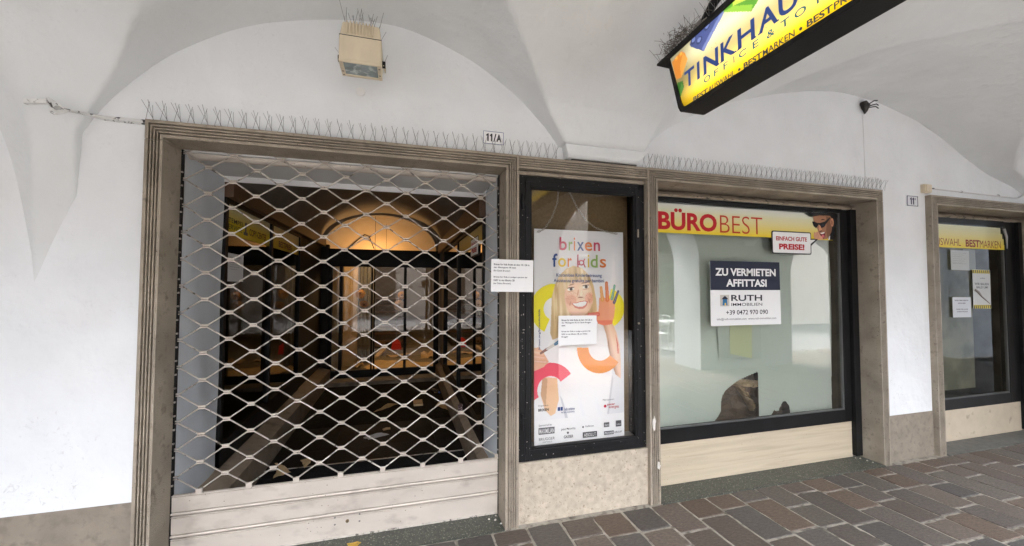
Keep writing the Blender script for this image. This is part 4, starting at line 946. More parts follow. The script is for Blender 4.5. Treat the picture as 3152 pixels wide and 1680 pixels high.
PW, PH = 0.724, 1.547
def poster_art(u, v):
    X, Y = u * PW, v * PH
    rnd = np.random.default_rng(3)
    rgb = np.tile(np.array(S(221, 222, 224)), (len(u), 1))
    def put(mask, col, a=1.0):
        c = np.array(col); aa = (np.asarray(a) * mask)[:, None] if np.ndim(a) else (a * mask.astype(float))[:, None]
        rgb[:] = rgb * (1 - aa) + c * aa
    poly = lambda P: inside(u, v, P)
    ell = lambda cu, cv, a, b, th=0.0: (lambda dx, dy: (((dx * math.cos(th) + dy * math.sin(th)) / a) ** 2 + ((-dx * math.sin(th) + dy * math.cos(th)) / b) ** 2) )(X - cu * PW, Y - cv * PH)
    soft = lambda e, k=6: np.clip((1 - e) * k, 0, 1)
    def ring(cu, cv, r0, r1, t0, t1):
        dx, dy = X - cu * PW, cv * PH - Y; r = np.hypot(dx, dy); an = np.degrees(np.arctan2(dy, dx)) % 360
        return (r > r0) & (r < r1) & (((an - t0) % 360) < (t1 - t0))
    st = lambda f, ph=0: 0.5 + 0.5 * np.sin(f * u + ph + 3 * np.sin(9 * v + ph))
    # soft pale room behind
    put(np.ones(len(u), bool), S(205, 207, 210), 0.5 * np.clip(1 - np.abs(u - 0.95) * 3, 0, 1))
    YE = S(240, 216, 40)
    put(ring(0.215, 0.375, 0.082, 0.182, 88, 245), YE); put(ring(0.80, 0.375, 0.07, 0.150, -75, 75), YE)
    # shirt
    sh = poly([(0.27, 0.44), (0.20, 0.50), (0.10, 0.58), (0.16, 0.66), (0.24, 0.70), (0.30, 0.80), (0.36, 0.89), (0.80, 0.89), (0.86, 0.70), (0.84, 0.58), (0.80, 0.50), (0.72, 0.45), (0.60, 0.42)])
    put(sh, S(234, 234, 235)); put(sh, S(205, 208, 214), 0.35 * st(34, 1) * np.clip((v - .5) * 3, 0, 1))
    put(poly([(0.30, 0.80), (0.36, 0.89), (0.33, 0.89), (0.27, 0.78)]), S(196, 198, 202)); put(poly([(0.80, 0.89), (0.86, 0.70), (0.875, 0.72), (0.82, 0.89)]), S(198, 199, 202))
    # hair behind, neck
    HA, HD, HL = S(206, 180, 134), S(156, 124, 84), S(240, 222, 184)
    hair = poly([(0.428, 0.17), (0.343, 0.186), (0.269, 0.219), (0.221, 0.265), (0.189, 0.319), (0.182, 0.399), (0.170, 0.488), (0.195, 0.521), (0.30, 0.505), (0.40, 0.46), (0.60, 0.45), (0.68, 0.43), (0.695, 0.40), (0.68, 0.333), (0.65, 0.263), (0.605, 0.217), (0.52, 0.181)])
    put(hair, HA); put(hair, HL, 0.75 * st(95) * st(37, 2)); put(hair, HD, 0.55 * (1 - st(70, 1)) * (1 - st(41)))
    put(poly([(0.40, 0.40), (0.60, 0.39), (0.66, 0.45), (0.50, 0.50), (0.34, 0.46)]), S(196, 150, 118))
    # face
    face = poly([(0.335, 0.285), (0.36, 0.262), (0.404, 0.245), (0.50, 0.236), (0.59, 0.246), (0.625, 0.275), (0.640, 0.31), (0.642, 0.347), (0.615, 0.376), (0.575, 0.398), (0.53, 0.413), (0.473, 0.416), (0.41, 0.408), (0.365, 0.388), (0.338, 0.355), (0.325, 0.319)])
    put(face, S(232, 194, 166)); put(face, S(188, 140, 110), 0.5 * np.clip((0.42 - u) * 7, 0, 1)); put(face, S(244, 208, 180), 0.7 * soft(ell(0.55, 0.30, 0.07, 0.075), 2))
    put(face, S(205, 132, 108), 0.5 * soft(ell(0.40, 0.335, 0.05, 0.045), 2)); put(face, S(214, 140, 118), 0.5 * soft(ell(0.60, 0.325, 0.04, 0.045), 2))
    put(face, S(150, 98, 70), 0.45 * np.clip((v - 0.385) * 30, 0, 1))
    frk = face & (rnd.random(len(u)) > 0.86) & (np.abs(v - 0.315) < 0.02); put(frk, S(170, 112, 82), 0.6)
    for cu, cv, th in ((0.395, 0.2835, -0.15), (0.563, 0.272, -0.12)):
        put(np.ones(len(u), bool), S(245, 236, 226), 0.8 * soft(ell(cu, cv, 0.030, 0.0115, th), 3)); put(np.ones(len(u), bool), S(64, 52, 48), soft(ell(cu + .004, cv, 0.0135, 0.0115, th), 3))
        put(np.ones(len(u), bool), S(78, 52, 36), soft(ell(cu, cv - 0.0075, 0.034, 0.0045, th), 3)); put(np.ones(len(u), bool), S(150, 108, 74), 0.8 * soft(ell(cu - .004, cv - 0.021, 0.04, 0.006, th - .1), 2))
        put(np.ones(len(u), bool), S(160, 106, 80), 0.6 * soft(ell(cu, cv + 0.0105, 0.030, 0.004, th), 2))
    put(face, S(180, 118, 90), 0.6 * soft(ell(0.475, 0.30, 0.008, 0.032, 0.2), 1.5)); put(face, S(250, 220, 196), 0.6 * soft(ell(0.513, 0.306, 0.011, 0.024), 2))
    put(face, S(140, 84, 62), 0.8 * soft(ell(0.503, 0.3225, 0.026, 0.0065), 2))
    put(poly([(0.400, 0.349), (0.45, 0.348), (0.50, 0.341), (0.55, 0.338), (0.585, 0.341), (0.575, 0.362), (0.54, 0.376), (0.49, 0.379), (0.44, 0.372)]), S(202, 122, 108))
    put(poly([(0.415, 0.351), (0.46, 0.350), (0.50, 0.345), (0.55, 0.342), (0.573, 0.345), (0.56, 0.358), (0.53, 0.366), (0.48, 0.368), (0.44, 0.362)]), S(248, 244, 238))
    for k in range(7): put(np.abs(u - (0.435 + k * 0.021)) < 0.0015, S(205, 190, 178), 0.6 * poly([(0.415, 0.351), (0.573, 0.345), (0.56, 0.358), (0.48, 0.368)]))
    put(face, S(168, 104, 80), 0.5 * soft(ell(0.388, 0.352, 0.006, 0.022, .3), 1.5)); put(face, S(168, 104, 80), 0.5 * soft(ell(0.598, 0.338, 0.006, 0.022, -.3), 1.5))
    # fringe and side strands over the face
    fr_ = poly([(0.428, 0.172), (0.35, 0.19), (0.28, 0.225), (0.235, 0.30), (0.225, 0.42), (0.24, 0.50), (0.29, 0.47), (0.315, 0.40), (0.30, 0.34), (0.34, 0.285), (0.385, 0.262), (0.42, 0.225), (0.45, 0.252), (0.50, 0.228), (0.53, 0.248), (0.57, 0.236), (0.62, 0.262), (0.60, 0.22), (0.52, 0.185)])
    put(fr_, HA); put(fr_, HL, 0.85 * st(120, 1) * st(33)); put(fr_, HD, 0.5 * (1 - st(88)) * (1 - st(51, 2)))
    # painted hand and arm on the right
    SK = S(222, 172, 140)
    arm = poly([(0.756, 0.455), (0.867, 0.45), (0.914, 0.496), (0.95, 0.562), (0.962, 0.64), (0.962, 0.722), (0.90, 0.70), (0.855, 0.644), (0.82, 0.575), (0.792, 0.504)]); put(arm, S(222, 186, 158)); put(arm, S(170, 126, 98), 0.75 * np.clip(1 - ((u - 0.755) - (v - 0.455) * 0.62) * 16, 0, 1)); put(arm, S(240, 210, 186), 0.5 * np.clip(1 - np.abs(u - 0.85 - (v - .5) * .5) * 22, 0, 1))
    put(poly([(0.90, 0.50), (0.935, 0.555), (0.94, 0.60), (0.925, 0.60), (0.915, 0.55)]), S(200, 70, 58), 0.8)
    put(poly([(0.818, 0.52), (0.845, 0.60), (0.90, 0.70), (0.855, 0.645), (0.81, 0.56)]), S(150, 112, 88), 0.8)
    palm = poly([(0.715, 0.325), (0.712, 0.36), (0.705, 0.392), (0.64, 0.398), (0.585, 0.402), (0.59, 0.412), (0.65, 0.418), (0.676, 0.425), (0.70, 0.45), (0.767, 0.460), (0.861, 0.454), (0.885, 0.42), (0.896, 0.38), (0.894, 0.346), (0.85, 0.33), (0.78, 0.325)])
    put(palm, S(228, 160, 124)); put(palm, S(240, 160, 130), 0.6 * soft(ell(0.80, 0.40, 0.05, 0.06), 2)); put(palm, S(214, 92, 80), 0.6 * (v > 0.435)); put(palm, S(216, 84, 76), 0.7 * (u < 0.69))
    def finger(u0, v0, u1, v1, w, col):
        a = np.array([u0 * PW, v0 * PH]); b = np.array([u1 * PW, v1 * PH]); d = b - a; L2 = d @ d
        q = np.clip(((X - a[0]) * d[0] + (Y - a[1]) * d[1]) / L2, 0, 1); r = np.hypot(X - a[0] - q * d[0], Y - a[1] - q * d[1])
        put(r < w * (0.85 + 0.3 * q), col); put(r < w * 0.4, S(255, 255, 255), 0.15)
    finger(0.736, 0.275, 0.752, 0.335, 0.0125, S(222, 160, 76)); finger(0.800, 0.252, 0.808, 0.335, 0.0135, S(218, 120, 52)); finger(0.893, 0.266, 0.862, 0.33, 0.0105, S(58, 142, 120)); finger(0.935, 0.294, 0.888, 0.348, 0.0105, S(44, 60, 110))
    finger(0.60, 0.405, 0.70, 0.405, 0.014, S(222, 110, 92))
    # orange and pink rings, left hand with the brush, forearm
    put(ring(0.727, 0.566, 0.098, 0.192, 178, 322), S(236, 140, 48))
    put(poly([(0.087, 0.69), (0.243, 0.70), (0.262, 0.80), (0.221, 0.863), (0.175, 0.872), (0.111, 0.843), (0.067, 0.771)]), S(222, 186, 150)); put(poly([(0.087, 0.69), (0.14, 0.70), (0.12, 0.83), (0.067, 0.771)]), S(176, 138, 106), 0.6)
    put(ring(0.168, 0.752, 0.098, 0.194, 33, 208), S(222, 84, 104))
    put(poly([(-.02, 0.556), (0.047, 0.553), (0.09, 0.571), (0.118, 0.593), (0.155, 0.622), (0.10, 0.645), (-.02, 0.665)]), S(220, 176, 146))
    for k in range(3): finger(-0.01, 0.572 + 0.022 * k, 0.085 + 0.02 * k, 0.583 + 0.020 * k, 0.0125, S(228 - 8 * k, 184 - 8 * k, 154 - 8 * k))
    finger(0.070, 0.581, 0.14, 0.562, 0.009, S(112, 52, 34)); finger(0.14, 0.562, 0.225, 0.541, 0.010, S(196, 192, 186)); finger(0.225, 0.541, 0.27, 0.530, 0.012, S(44, 120, 160))
    put(v > 0.889, S(236, 236, 236))
    return np.clip(rgb * 1.12, 0, 0.86), None
def poster():
    fr = wall_frame(0.115); x0, z1 = 0.922, 2.024
    o = panel('poster', fr, x0, x0 + PW, z1 - PH, z1, 270, 560, poster_art, PRINT, bend=lambda u, v: 0.006 * np.sin(v * 5) * (u - 0.5))
    tag(o, 'white poster of a smiling blond child with painted hand, lettered brixen for kids', 'poster')
    def T(st, u0, u1, v0, v1, m, bold=0.0, **k):
        mb = MB(); mb.text(fr, st, x0 + u0 * PW, x0 + u1 * PW, z1 - v1 * PH, z1 - v0 * PH, 0.008, bold, **k); return mb.build('lettering', m, o)
    C = dict(p=flat('print_pink', S(200, 70, 100)), g=flat('print_green', S(146, 180, 100)), o=flat('print_orange', S(222, 124, 48)), b=flat('print_blue', S(32, 74, 140)), y=flat('print_yellow', S(232, 200, 40)))
    for st, u0, u1, v0, v1, c in (('b', .268, .348, .036, .098, 'p'), ('r', .368, .412, .056, .098, 'g'), ('i', .425, .441, .035, .098, 'o'), ('x', .461, .538, .056, .098, 'b'), ('e', .547, .632, .055, .098, 'o'), ('n', .650, .722, .055, .097, 'p'),
                                  ('f', .190, .245, .115, .178, 'b'), ('o', .252, .338, .135, .178, 'y'), ('r', .357, .402, .135, .177, 'o'), ('i', .580, .597, .116, .178, 'y'), ('d', .613, .695, .116, .178, 'g'), ('s', .719, .792, .135, .178, 'o')):
        T(st, u0, u1, v0, v1, C[c], 0.012)
    # the k drawn as a little dancing figure
    mb = MB(); P = lambda a, b: fr.p(x0 + a * PW, z1 - b * PH, 0.0085)
    mb.tube([P(.470, .117), P(.470, .178)], 0.0048, 5)
    mb.tube([P(.510 + .026 * math.cos(q), .156 + .011 * math.sin(q)) for q in [2 * math.pi * i / 14 for i in range(15)]], 0.0042, 5, False)
    mb.tube([P(.548, .137), P(.532, .148), P(.51, .145), P(.478, .150)], 0.0042, 5); mb.tube([P(.478, .165), P(.51, .167), P(.535, .160), P(.552, .178)], 0.0042, 5)
    mb.build('lettering', C['p'], o)
    T('Kostenlose Kinderbetreuung', .233, .740, .208, .229, BLUE, 0.012); T('Assistenza gratuita per bambini', .203, .766, .234, .255, BLUE, 0.012)
    mb = MB(); mb.text(fr, 'brixen.org/brixenforkids', x0 + .040 * PW, x0 + .066 * PW, z1 - .562 * PH, z1 - .377 * PH, 0.008, 0.012, rot=True); mb.build('lettering', BLUE, o)
    T('Organizers:', .038, .146, .816, .826, GREYINK); T('BRIXEN', .040, .150, .834, .846, INK, 0.03); mb = MB(); 
    T('Main sponsor:', .745, .875, .813, .824, GREYINK); T('psaier', .795, .885, .835, .849, RED, 0.015); T('energies', .815, .930, .847, .864, RED, 0.01)
    T('hds unione', .318, .428, .839, .852, BLUE, 0.01); T('we are economy', .282, .428, .857, .867, BLUE)
    T('Sponsored by:', .045, .184, .905, .917, GREYINK); T('MAXIMILIAN', .050, .206, .926, .948, WHITE, 0.02)
    T('BRUGGER', .047, .213, .967, .979, GREYINK); T('OPTICS', .085, .185, .985, .990, GREYINK)
    T('peer euvita', .283, .436, .932, .946, GREYINK); T('GASSER', .310, .412, .967, .980, INK, 0.01)
    T('Raiffeisen', .548, .640, .930, .939, GREYINK); T('ABSOLUT', .530, .665, .967, .983, WHITE)
    T('durst', .765, .811, .931, .943, WHITE); T('RAIKA', .903, .950, .936, .944, WHITE); T('PROGRESS', .765, .866, .972, .981, WHITE, 0.02); T('GROUP', .875, .962, .972, .981, GREYINK, 0.01)
    mb = MB()
    for u0, u1, v0, v1 in ((.044, .212, .922, .952), (.518, .677, .962, .988), (.757, .818, .926, .948), (.895, .958, .922, .951), (.759, .870, .968, .985)):
        mb.prism(fr, [(x0 + u0 * PW, z1 - v1 * PH), (x0 + u1 * PW, z1 - v1 * PH), (x0 + u1 * PW, z1 - v0 * PH), (x0 + u0 * PW, z1 - v0 * PH)], 0.0055, 0.0066)
    for u0, r in ((.522, .007), (.352, .005), (.355, .008)): mb.disc(fr, x0 + u0 * PW, z1 - (.937 if u0 > .36 or u0 < .3535 else .956) * PH, r, 0.0055, 0.0066, 10)
    mb.build('logo', GREYINK, o)
    mb = MB()
    for u0, u1 in ((.246, .272), (.277, .300)): mb.prism(fr, [(x0 + u0 * PW, z1 - .851 * PH), (x0 + u1 * PW, z1 - .851 * PH), (x0 + u1 * PW, z1 - .834 * PH), (x0 + u0 * PW, z1 - .834 * PH)], 0.0055, 0.0066)
    mb.build('logo', BLUE, o); mb = MB(); mb.disc(fr, x0 + .772 * PW, z1 - .848 * PH, 0.011, 0.0055, 0.0066, 14); mb.build('logo', flat('print_red', S(196, 40, 66)), o)
poster()
N1 = [('Brixen for kids findet ab dem 10.1.26 in', .06, .90, .125, .185, .02), ('der Albuingasse 3B statt', .06, .58, .225, .285, .02), ('(Ex-Optik Brugger)', .055, .44, .325, .39, .015),
      ('Brixen for Kids si svolge a partire dal', .06, .85, .52, .58, .02), ('10/01 in via Albuino 3B', .06, .55, .615, .675, .02), ('(ex Ottica Brugger)', .055, .46, .715, .78, .015)]
notice('notice', 'white notice sheet taped across the stone jamb between grille and display case', wall_frame(-0.004), 0.578, 0.875, 1.568, 1.786, N1, tilt=-0.012)
N2 = [('Brixen for kids findet ab dem 10.1.26 in', .08, .88, .12, .18, .02), ('der Albuingasse 3B, Ex-Optik Brugger', .08, .85, .215, .275, .02), ('statt.', .08, .18, .31, .36, .02),
      ('Brixen for Kids si svolge a partire dal', .08, .83, .51, .57, .02), ('10/01 in via Albuino 3B, ex Ottica', .08, .75, .60, .66, .02), ('Brugger', .08, .25, .69, .75, .02)]
notice('notice', 'white notice sheet stuck on the display case glass over the child on the poster', wall_frame(0.060), 1.086, 1.387, 1.184, 1.395, N2, tilt=-0.008)

# ================================================================== WIDE SHOP WINDOW
def shop_window(label, x0, x1, zf0, zf1, zs, stone, gl, glass=GLASS, liner=(0.03, 0.022, 0.016)):
    t = thing('shop_window', label, 'shop window', ((x0 + x1) / 2, 0.22, zf0))
    gx0, gx1, gz0, gz1 = gl
    mb = MB(); mb.box(x0, gx0, 0.205, 0.27, zf0, zf1); mb.box(gx1, x1, 0.205, 0.27, zf0, zf1); mb.box(gx0, gx1, 0.205, 0.27, zf0, gz0); mb.box(gx0, gx1, 0.205, 0.27, gz1, zf1)
    fr_ = mb.build('frame', BLACK, t, bevel=0.002)
    mb = MB(); w = 0.010; mb.box(gx0, gx0 + w, .212, .235, gz0, gz1); mb.box(gx1 - w, gx1, .212, .235, gz0, gz1); mb.box(gx0 + w, gx1 - w, .212, .235, gz0, gz0 + w)
    mb.build('glazing_bead', mat('bead_grey', (0.10, 0.10, 0.10), 0.35), fr_)
    MB().box(x1 - 0.002, x1 + 0.075, 0.172, 0.27, 0.02, zf1).build('side_frame', BLACK, t, bevel=0.002)
    MB().add([(gx0, 0.222, gz0), (gx1, 0.222, gz0), (gx1, 0.222, gz1), (gx0, 0.222, gz1)], [(0, 1, 2, 3)]).build('pane', glass, t, recalc=False)
    MB().box(x0 - 0.01, x1 + 0.005, 0.212, 0.34, 0.0, zs).build('stone_panel', stone, t, bevel=0.002)
    # rough strip of old mortar between frame and lintel
    n = 60; rnd = random.Random(int(x0 * 10)); V = []
    for i in range(n + 1):
        x = x0 + (x1 + 0.07 - x0) * i / n; q = rnd.uniform(-0.006, 0.006)
        V += [(x, 0.19 + q, zf1 - 0.001), (x, 0.175 + q, zf1 + 0.012 + rnd.uniform(-.003, .003)), (x, 0.200 + q, zf1 + 0.040 + rnd.uniform(-.008, .008)), (x, 0.27, zf1 + 0.066)]
    MB().add(V, [(4 * i + j, 4 * i + 4 + j, 4 * i + 5 + j, 4 * i + 1 + j) for i in range(n) for j in range(3)]).build('mortar_strip', mat('old_mortar', (0.30, 0.25, 0.19), 0.9, 0.2, 12, 0.6, 60, col2=(0.06, 0.05, 0.04), mix=(0.58, 0.66), mscale=16), t, smooth=30)
    lin = MB(); lin.box(x0 - 0.05, x1 + 0.1, 1.30, 1.34, 0, 2.6); lin.box(x0 - 0.09, x0 - 0.05, 0.345, 1.3, 0, 2.6); lin.box(x1 + 0.1, x1 + 0.14, 0.345, 1.3, 0, 2.6); lin.box(x0 - .05, x1 + .1, 0.345, 1.3, 2.5, 2.6); lin.box(x0 - .05, x1 + .1, 0.345, 1.3, zs - 0.10, zs - 0.04)
    lin.build('lining', mat('window_lining', liner, 0.8, 0.4, 4), t)
    return t
shop_window('wide black framed shop window backed with pale green paper', 1.86, 4.145, 0.335, 2.353, 0.334, TRAV, (1.87, 4.06, 0.45, 2.32))
def backing():
    def crumple(P): return P
    fr = wall_frame(0.262)
    def sheet_paper(name, label, outline, seed, m, dep=0.0, nx=56, nz=56):
        xs = [p[0] for p in outline]; zs = [p[1] for p in outline]; x0, x1, z0, z1 = min(xs), max(xs), min(zs), max(zs)
        u = np.linspace(x0, x1, nx + 1); v = np.linspace(z0, z1, nz + 1); UU, VV = np.meshgrid(u, v)
        keep = inside(UU.ravel(), VV.ravel(), outline).reshape(UU.shape) 
        r = np.random.default_rng(seed); yy = np.zeros_like(UU)
        for _ in range(9):
            a, b, ph = r.uniform(-7, 7), r.uniform(-4, 4), r.uniform(0, 6); yy += 0.0022 * np.sin(a * UU + b * VV + ph)
        V = [(float(UU[j, i]), 0.262 + dep + float(yy[j, i]), float(VV[j, i])) for j in range(nz + 1) for i in range(nx + 1)]
        mb = MB(); fs = []
        for j in range(nz):
            for i in range(nx):
                k = j * (nx + 1) + i; c = (k, k + 1, k + nx + 2, k + nx + 1)
                if all(keep.ravel()[q] for q in c): fs.append(c)
        mb.add(V, fs); o = mb.build(name, m, smooth=80); return tag(o, label, 'backing paper')
    sheet_paper('backing_paper', 'pale green paper behind the left half of the wide window, torn open below',
                [(1.84, 0.40), (1.84, 2.40), (3.155, 2.40), (3.155, 0.80), (3.11, 0.833), (3.0, 0.805), (2.9, 0.775), (2.82, 0.735), (2.76, 0.70), (2.722, 0.655), (2.706, 0.60), (2.703, 0.52), (2.67, 0.47), (2.63, 0.43), (2.61, 0.40)], 1, BACKPAPER, 0.03, 250, 250)
    sheet_paper('backing_paper', 'pale green paper behind the right half of the wide window, small hole below',
                [(3.135, 0.40), (3.135, 2.40), (4.04, 2.40), (4.045, 0.9), (4.03, 0.40), (3.50, 0.40), (3.495, 0.46), (3.485, 0.505), (3.45, 0.54), (3.417, 0.540), (3.385, 0.50), (3.365, 0.465), (3.311, 0.470), (3.28, 0.44), (3.27, 0.40)], 2, BACKPAPER, 0.038, 180, 230)
    ys = MB(); ys.prism(wall_frame(0.266), [(2.79, 1.02), (3.03, 0.968), (3.036, 1.33), (2.79, 1.33)], 0, 0.001); tag(ys.build('yellow_reflection_sheet', flat('yellow_reflection', (0.60, 0.62, 0.38), 0.6)), 'yellow sheet standing in for a reflection below the letting sign in the wide window', 'paper')  # coloured sheet placed here to imitate a yellow reflection in the glass
    gs = MB(); gs.prism(wall_frame(0.2695), [(2.675, 0.99), (3.14, 0.957), (3.14, 1.31), (2.66, 1.31)], 0, 0.001); tag(gs.build('grey_reflection_sheet', flat('grey_reflection', (0.545, 0.583, 0.515), 0.6)), 'grey sheet behind the yellow one, standing in for the same reflection in the wide window', 'paper')  # grey surround of the same imitated reflection
    h = MB(); rnd = random.Random(5)
    def heap(name, label, pts, y, m):
        n = len(pts); cx = sum(p[0] for p in pts) / n; cz = sum(p[1] for p in pts) / n; mb = MB(); K = 5; NR = 7
        out = [(pts[q][0] + (pts[(q + 1) % n][0] - pts[q][0]) * k / K, pts[q][1] + (pts[(q + 1) % n][1] - pts[q][1]) * k / K) for q in range(n) for k in range(K)]
        N = len(out); V = []
        for r_ in range(NR):
            f = 1 - r_ / NR; jj = 0.0 if r_ == 0 else 0.012
            for x, z in out: V.append((cx + (x - cx) * f + rnd.uniform(-jj, jj), y + 0.03 - 0.07 * math.sin(math.pi / 2 * r_ / NR) + rnd.uniform(-.022, .022) * (r_ > 0), cz + (z - cz) * f + rnd.uniform(-jj, jj)))
        V.append((cx, y - 0.05, cz))
        mb.add(V, [(r_ * N + i, r_ * N + (i + 1) % N, (r_ + 1) * N + (i + 1) % N, (r_ + 1) * N + i) for r_ in range(NR - 1) for i in range(N)] + [((NR - 1) * N + i, (NR - 1) * N + (i + 1) % N, NR * N) for i in range(N)])
        return tag(mb.build(name, m), label, 'crumpled paper')
    BR = mat('crumpled_brown_paper', (0.13, 0.088, 0.055), 0.75, 0.3, 5, 0.5, 14); BR2 = mat('tan_torn_paper', (0.40, 0.29, 0.16), 0.8, 0.2, 8)
    heap('crumpled_paper', 'heap of crumpled brown paper seen through the tear in the backing paper', [(2.55, 0.34), (2.60, 0.62), (2.75, 0.76), (2.98, 0.86), (3.2, 0.88), (3.3, 0.6), (3.3, 0.34)], 0.42, BR)
    heap('crumpled_paper', 'tan strip of torn paper lying over the brown heap in the wide window', [(2.93, 0.72), (3.0, 0.70), (3.10, 0.54), (3.16, 0.46), (3.10, 0.47), (3.02, 0.60)], 0.34, BR2)
    heap('crumpled_paper', 'tan folded flap at the top of the brown heap in the wide window', [(2.80, 0.74), (2.95, 0.77), (3.2, 0.74), (3.2, 0.68), (2.95, 0.71)], 0.335, BR2)
    heap('crumpled_paper', 'brown paper filling the small hole at the foot of the right sheet', [(3.22, 0.36), (3.25, 0.50), (3.45, 0.58), (3.55, 0.50), (3.55, 0.36)], 0.40, BR)
backing()
fg = wall_frame(0.209)
bb = panel('banner', fg, 1.885, 3.96, 2.053, 2.297, 60, 16, lambda u, v: (np.where((v < .25)[:, None], YEL(np.clip(v * 2, 0, 1), (0.66, 0.68, 0.62), (0.68, 0.66, 0.36)), YEL(np.clip((v - .25) * 1.4, 0, 1), (0.67, 0.65, 0.44), (0.78, 0.58, 0.02))), (u < 0.845) | ((u < 0.845 + 0.055 * 1) & (v > (u - 0.845) / 0.055 * 0.16)) | (v > 0.18)), PRINT)
tag(bb, 'pale to yellow banner lettered BÜROBEST across the top of the wide window', 'banner')
mb = MB(); mb.text(fg, 'BÜRO', 2.03, 2.617, 2.078, 2.262, 0.0012, 0.035); mb.build('lettering', flat('deep_red', S(184, 16, 30)), bb)
mb = MB(); mb.text(fg, 'BEST', 2.65, 3.114, 2.074, 2.229, 0.0012, -0.012); mb.build('lettering', flat('orange_red', S(190, 60, 30)), bb)
def man_art(u, v):
    x = 3.62 + u * 0.41; z = 2.31 - v * 0.26
    rgb = np.tile(np.array(S(18, 18, 20)), (len(u), 1)); keep = np.zeros(len(u), bool)
    def put(P, c, a=1.0, vis=True):
        m = inside(x, z, P) if isinstance(P, list) else P
        rgb[m] = rgb[m] * (1 - a) + np.array(c) * a
        if vis: keep[m] = True
    el = lambda cx, cz, a, b, th=0.0: ((((x - cx) * math.cos(th) + (z - cz) * math.sin(th)) / a) ** 2 + ((-(x - cx) * math.sin(th) + (z - cz) * math.cos(th)) / b) ** 2) < 1
    SK, SD = S(160, 114, 86), S(98, 64, 46)
    put([(3.638, 2.302), (3.70, 2.276), (3.722, 2.268), (3.80, 2.283), (3.95, 2.288), (4.03, 2.27), (4.03, 2.31), (3.638, 2.31)], S(16, 16, 18))
    put([(3.93, 2.29), (4.025, 2.29), (4.02, 2.22), (3.99, 2.17), (3.975, 2.10), (3.962, 2.054), (3.90, 2.054), (3.885, 2.10), (3.94, 2.16)], S(20, 20, 22))
    put([(3.715, 2.27), (3.80, 2.284), (3.93, 2.288), (3.955, 2.25), (3.955, 2.20), (3.94, 2.13), (3.91, 2.09), (3.885, 2.06), (3.80, 2.056), (3.775, 2.09), (3.772, 2.13), (3.765, 2.155), (3.742, 2.165), (3.728, 2.20)], SK)
    put([(3.88, 2.28), (3.955, 2.27), (3.95, 2.19), (3.93, 2.12), (3.89, 2.07), (3.875, 2.14), (3.885, 2.20)], SD, 0.65)
    put(el(3.955, 2.225, 0.020, 0.040), S(196, 140, 108)); put(el(3.952, 2.222, 0.009, 0.024), S(130, 80, 60))
    put([(3.705, 2.225), (3.735, 2.222), (3.770, 2.210), (3.80, 2.212), (3.86, 2.228), (3.925, 2.272), (3.932, 2.262), (3.875, 2.205), (3.855, 2.178), (3.82, 2.165), (3.795, 2.178), (3.782, 2.198), (3.768, 2.178), (3.745, 2.160), (3.718, 2.178), (3.704, 2.208)], S(10, 10, 14))
    put(el(3.835, 2.192, .022, .010, .3), S(40, 44, 60)); put([(3.815, 2.248), (3.85, 2.252), (3.872, 2.238), (3.85, 2.244), (3.82, 2.238)], S(40, 26, 20))
    put([(3.785, 2.196), (3.80, 2.19), (3.825, 2.150), (3.805, 2.134), (3.785, 2.142)], S(206, 148, 112)); put(el(3.808, 2.134, .02, .006, .4), S(90, 52, 40))
    put([(3.793, 2.118), (3.83, 2.126), (3.862, 2.134), (3.866, 2.122), (3.86, 2.085), (3.84, 2.064), (3.815, 2.07), (3.80, 2.095)], S(110, 30, 34))
    put([(3.798, 2.117), (3.83, 2.124), (3.858, 2.130), (3.85, 2.116), (3.82, 2.107)], S(240, 234, 226)); put(el(3.836, 2.088, .018, .014), S(206, 100, 110))
    put([(3.722, 2.06), (3.718, 2.115), (3.725, 2.130), (3.74, 2.118), (3.755, 2.13), (3.775, 2.128), (3.79, 2.105), (3.83, 2.075), (3.83, 2.055), (3.76, 2.054)], S(204, 150, 120))
    for q in (3.735, 3.752, 3.77): put((np.abs(x - q - (2.1 - z) * .35) < 0.002) & (z < 2.12) & (z > 2.062), S(140, 92, 70), 0.7)
    put([(3.90, 2.054), (3.918, 2.054), (3.925, 2.10), (3.91, 2.085)], S(232, 232, 232))
    return rgb, keep
mo = panel('portrait_cutout', wall_frame(0.2065), 3.62, 4.03, 2.05, 2.31, 130, 86, man_art, PRINT); tag(mo, 'printed cut-out of a laughing man in dark sunglasses and hat at the banner end', 'cut-out picture')
bubble('speech_bubble', 'white speech bubble sign reading EINFACH GUTE PREISE below the sunglasses portrait', fg, 3.213, 3.680, 1.908, 2.117, (3.765, 2.056), 0.0025, 'EINFACH GUTE', 'PREISE!')
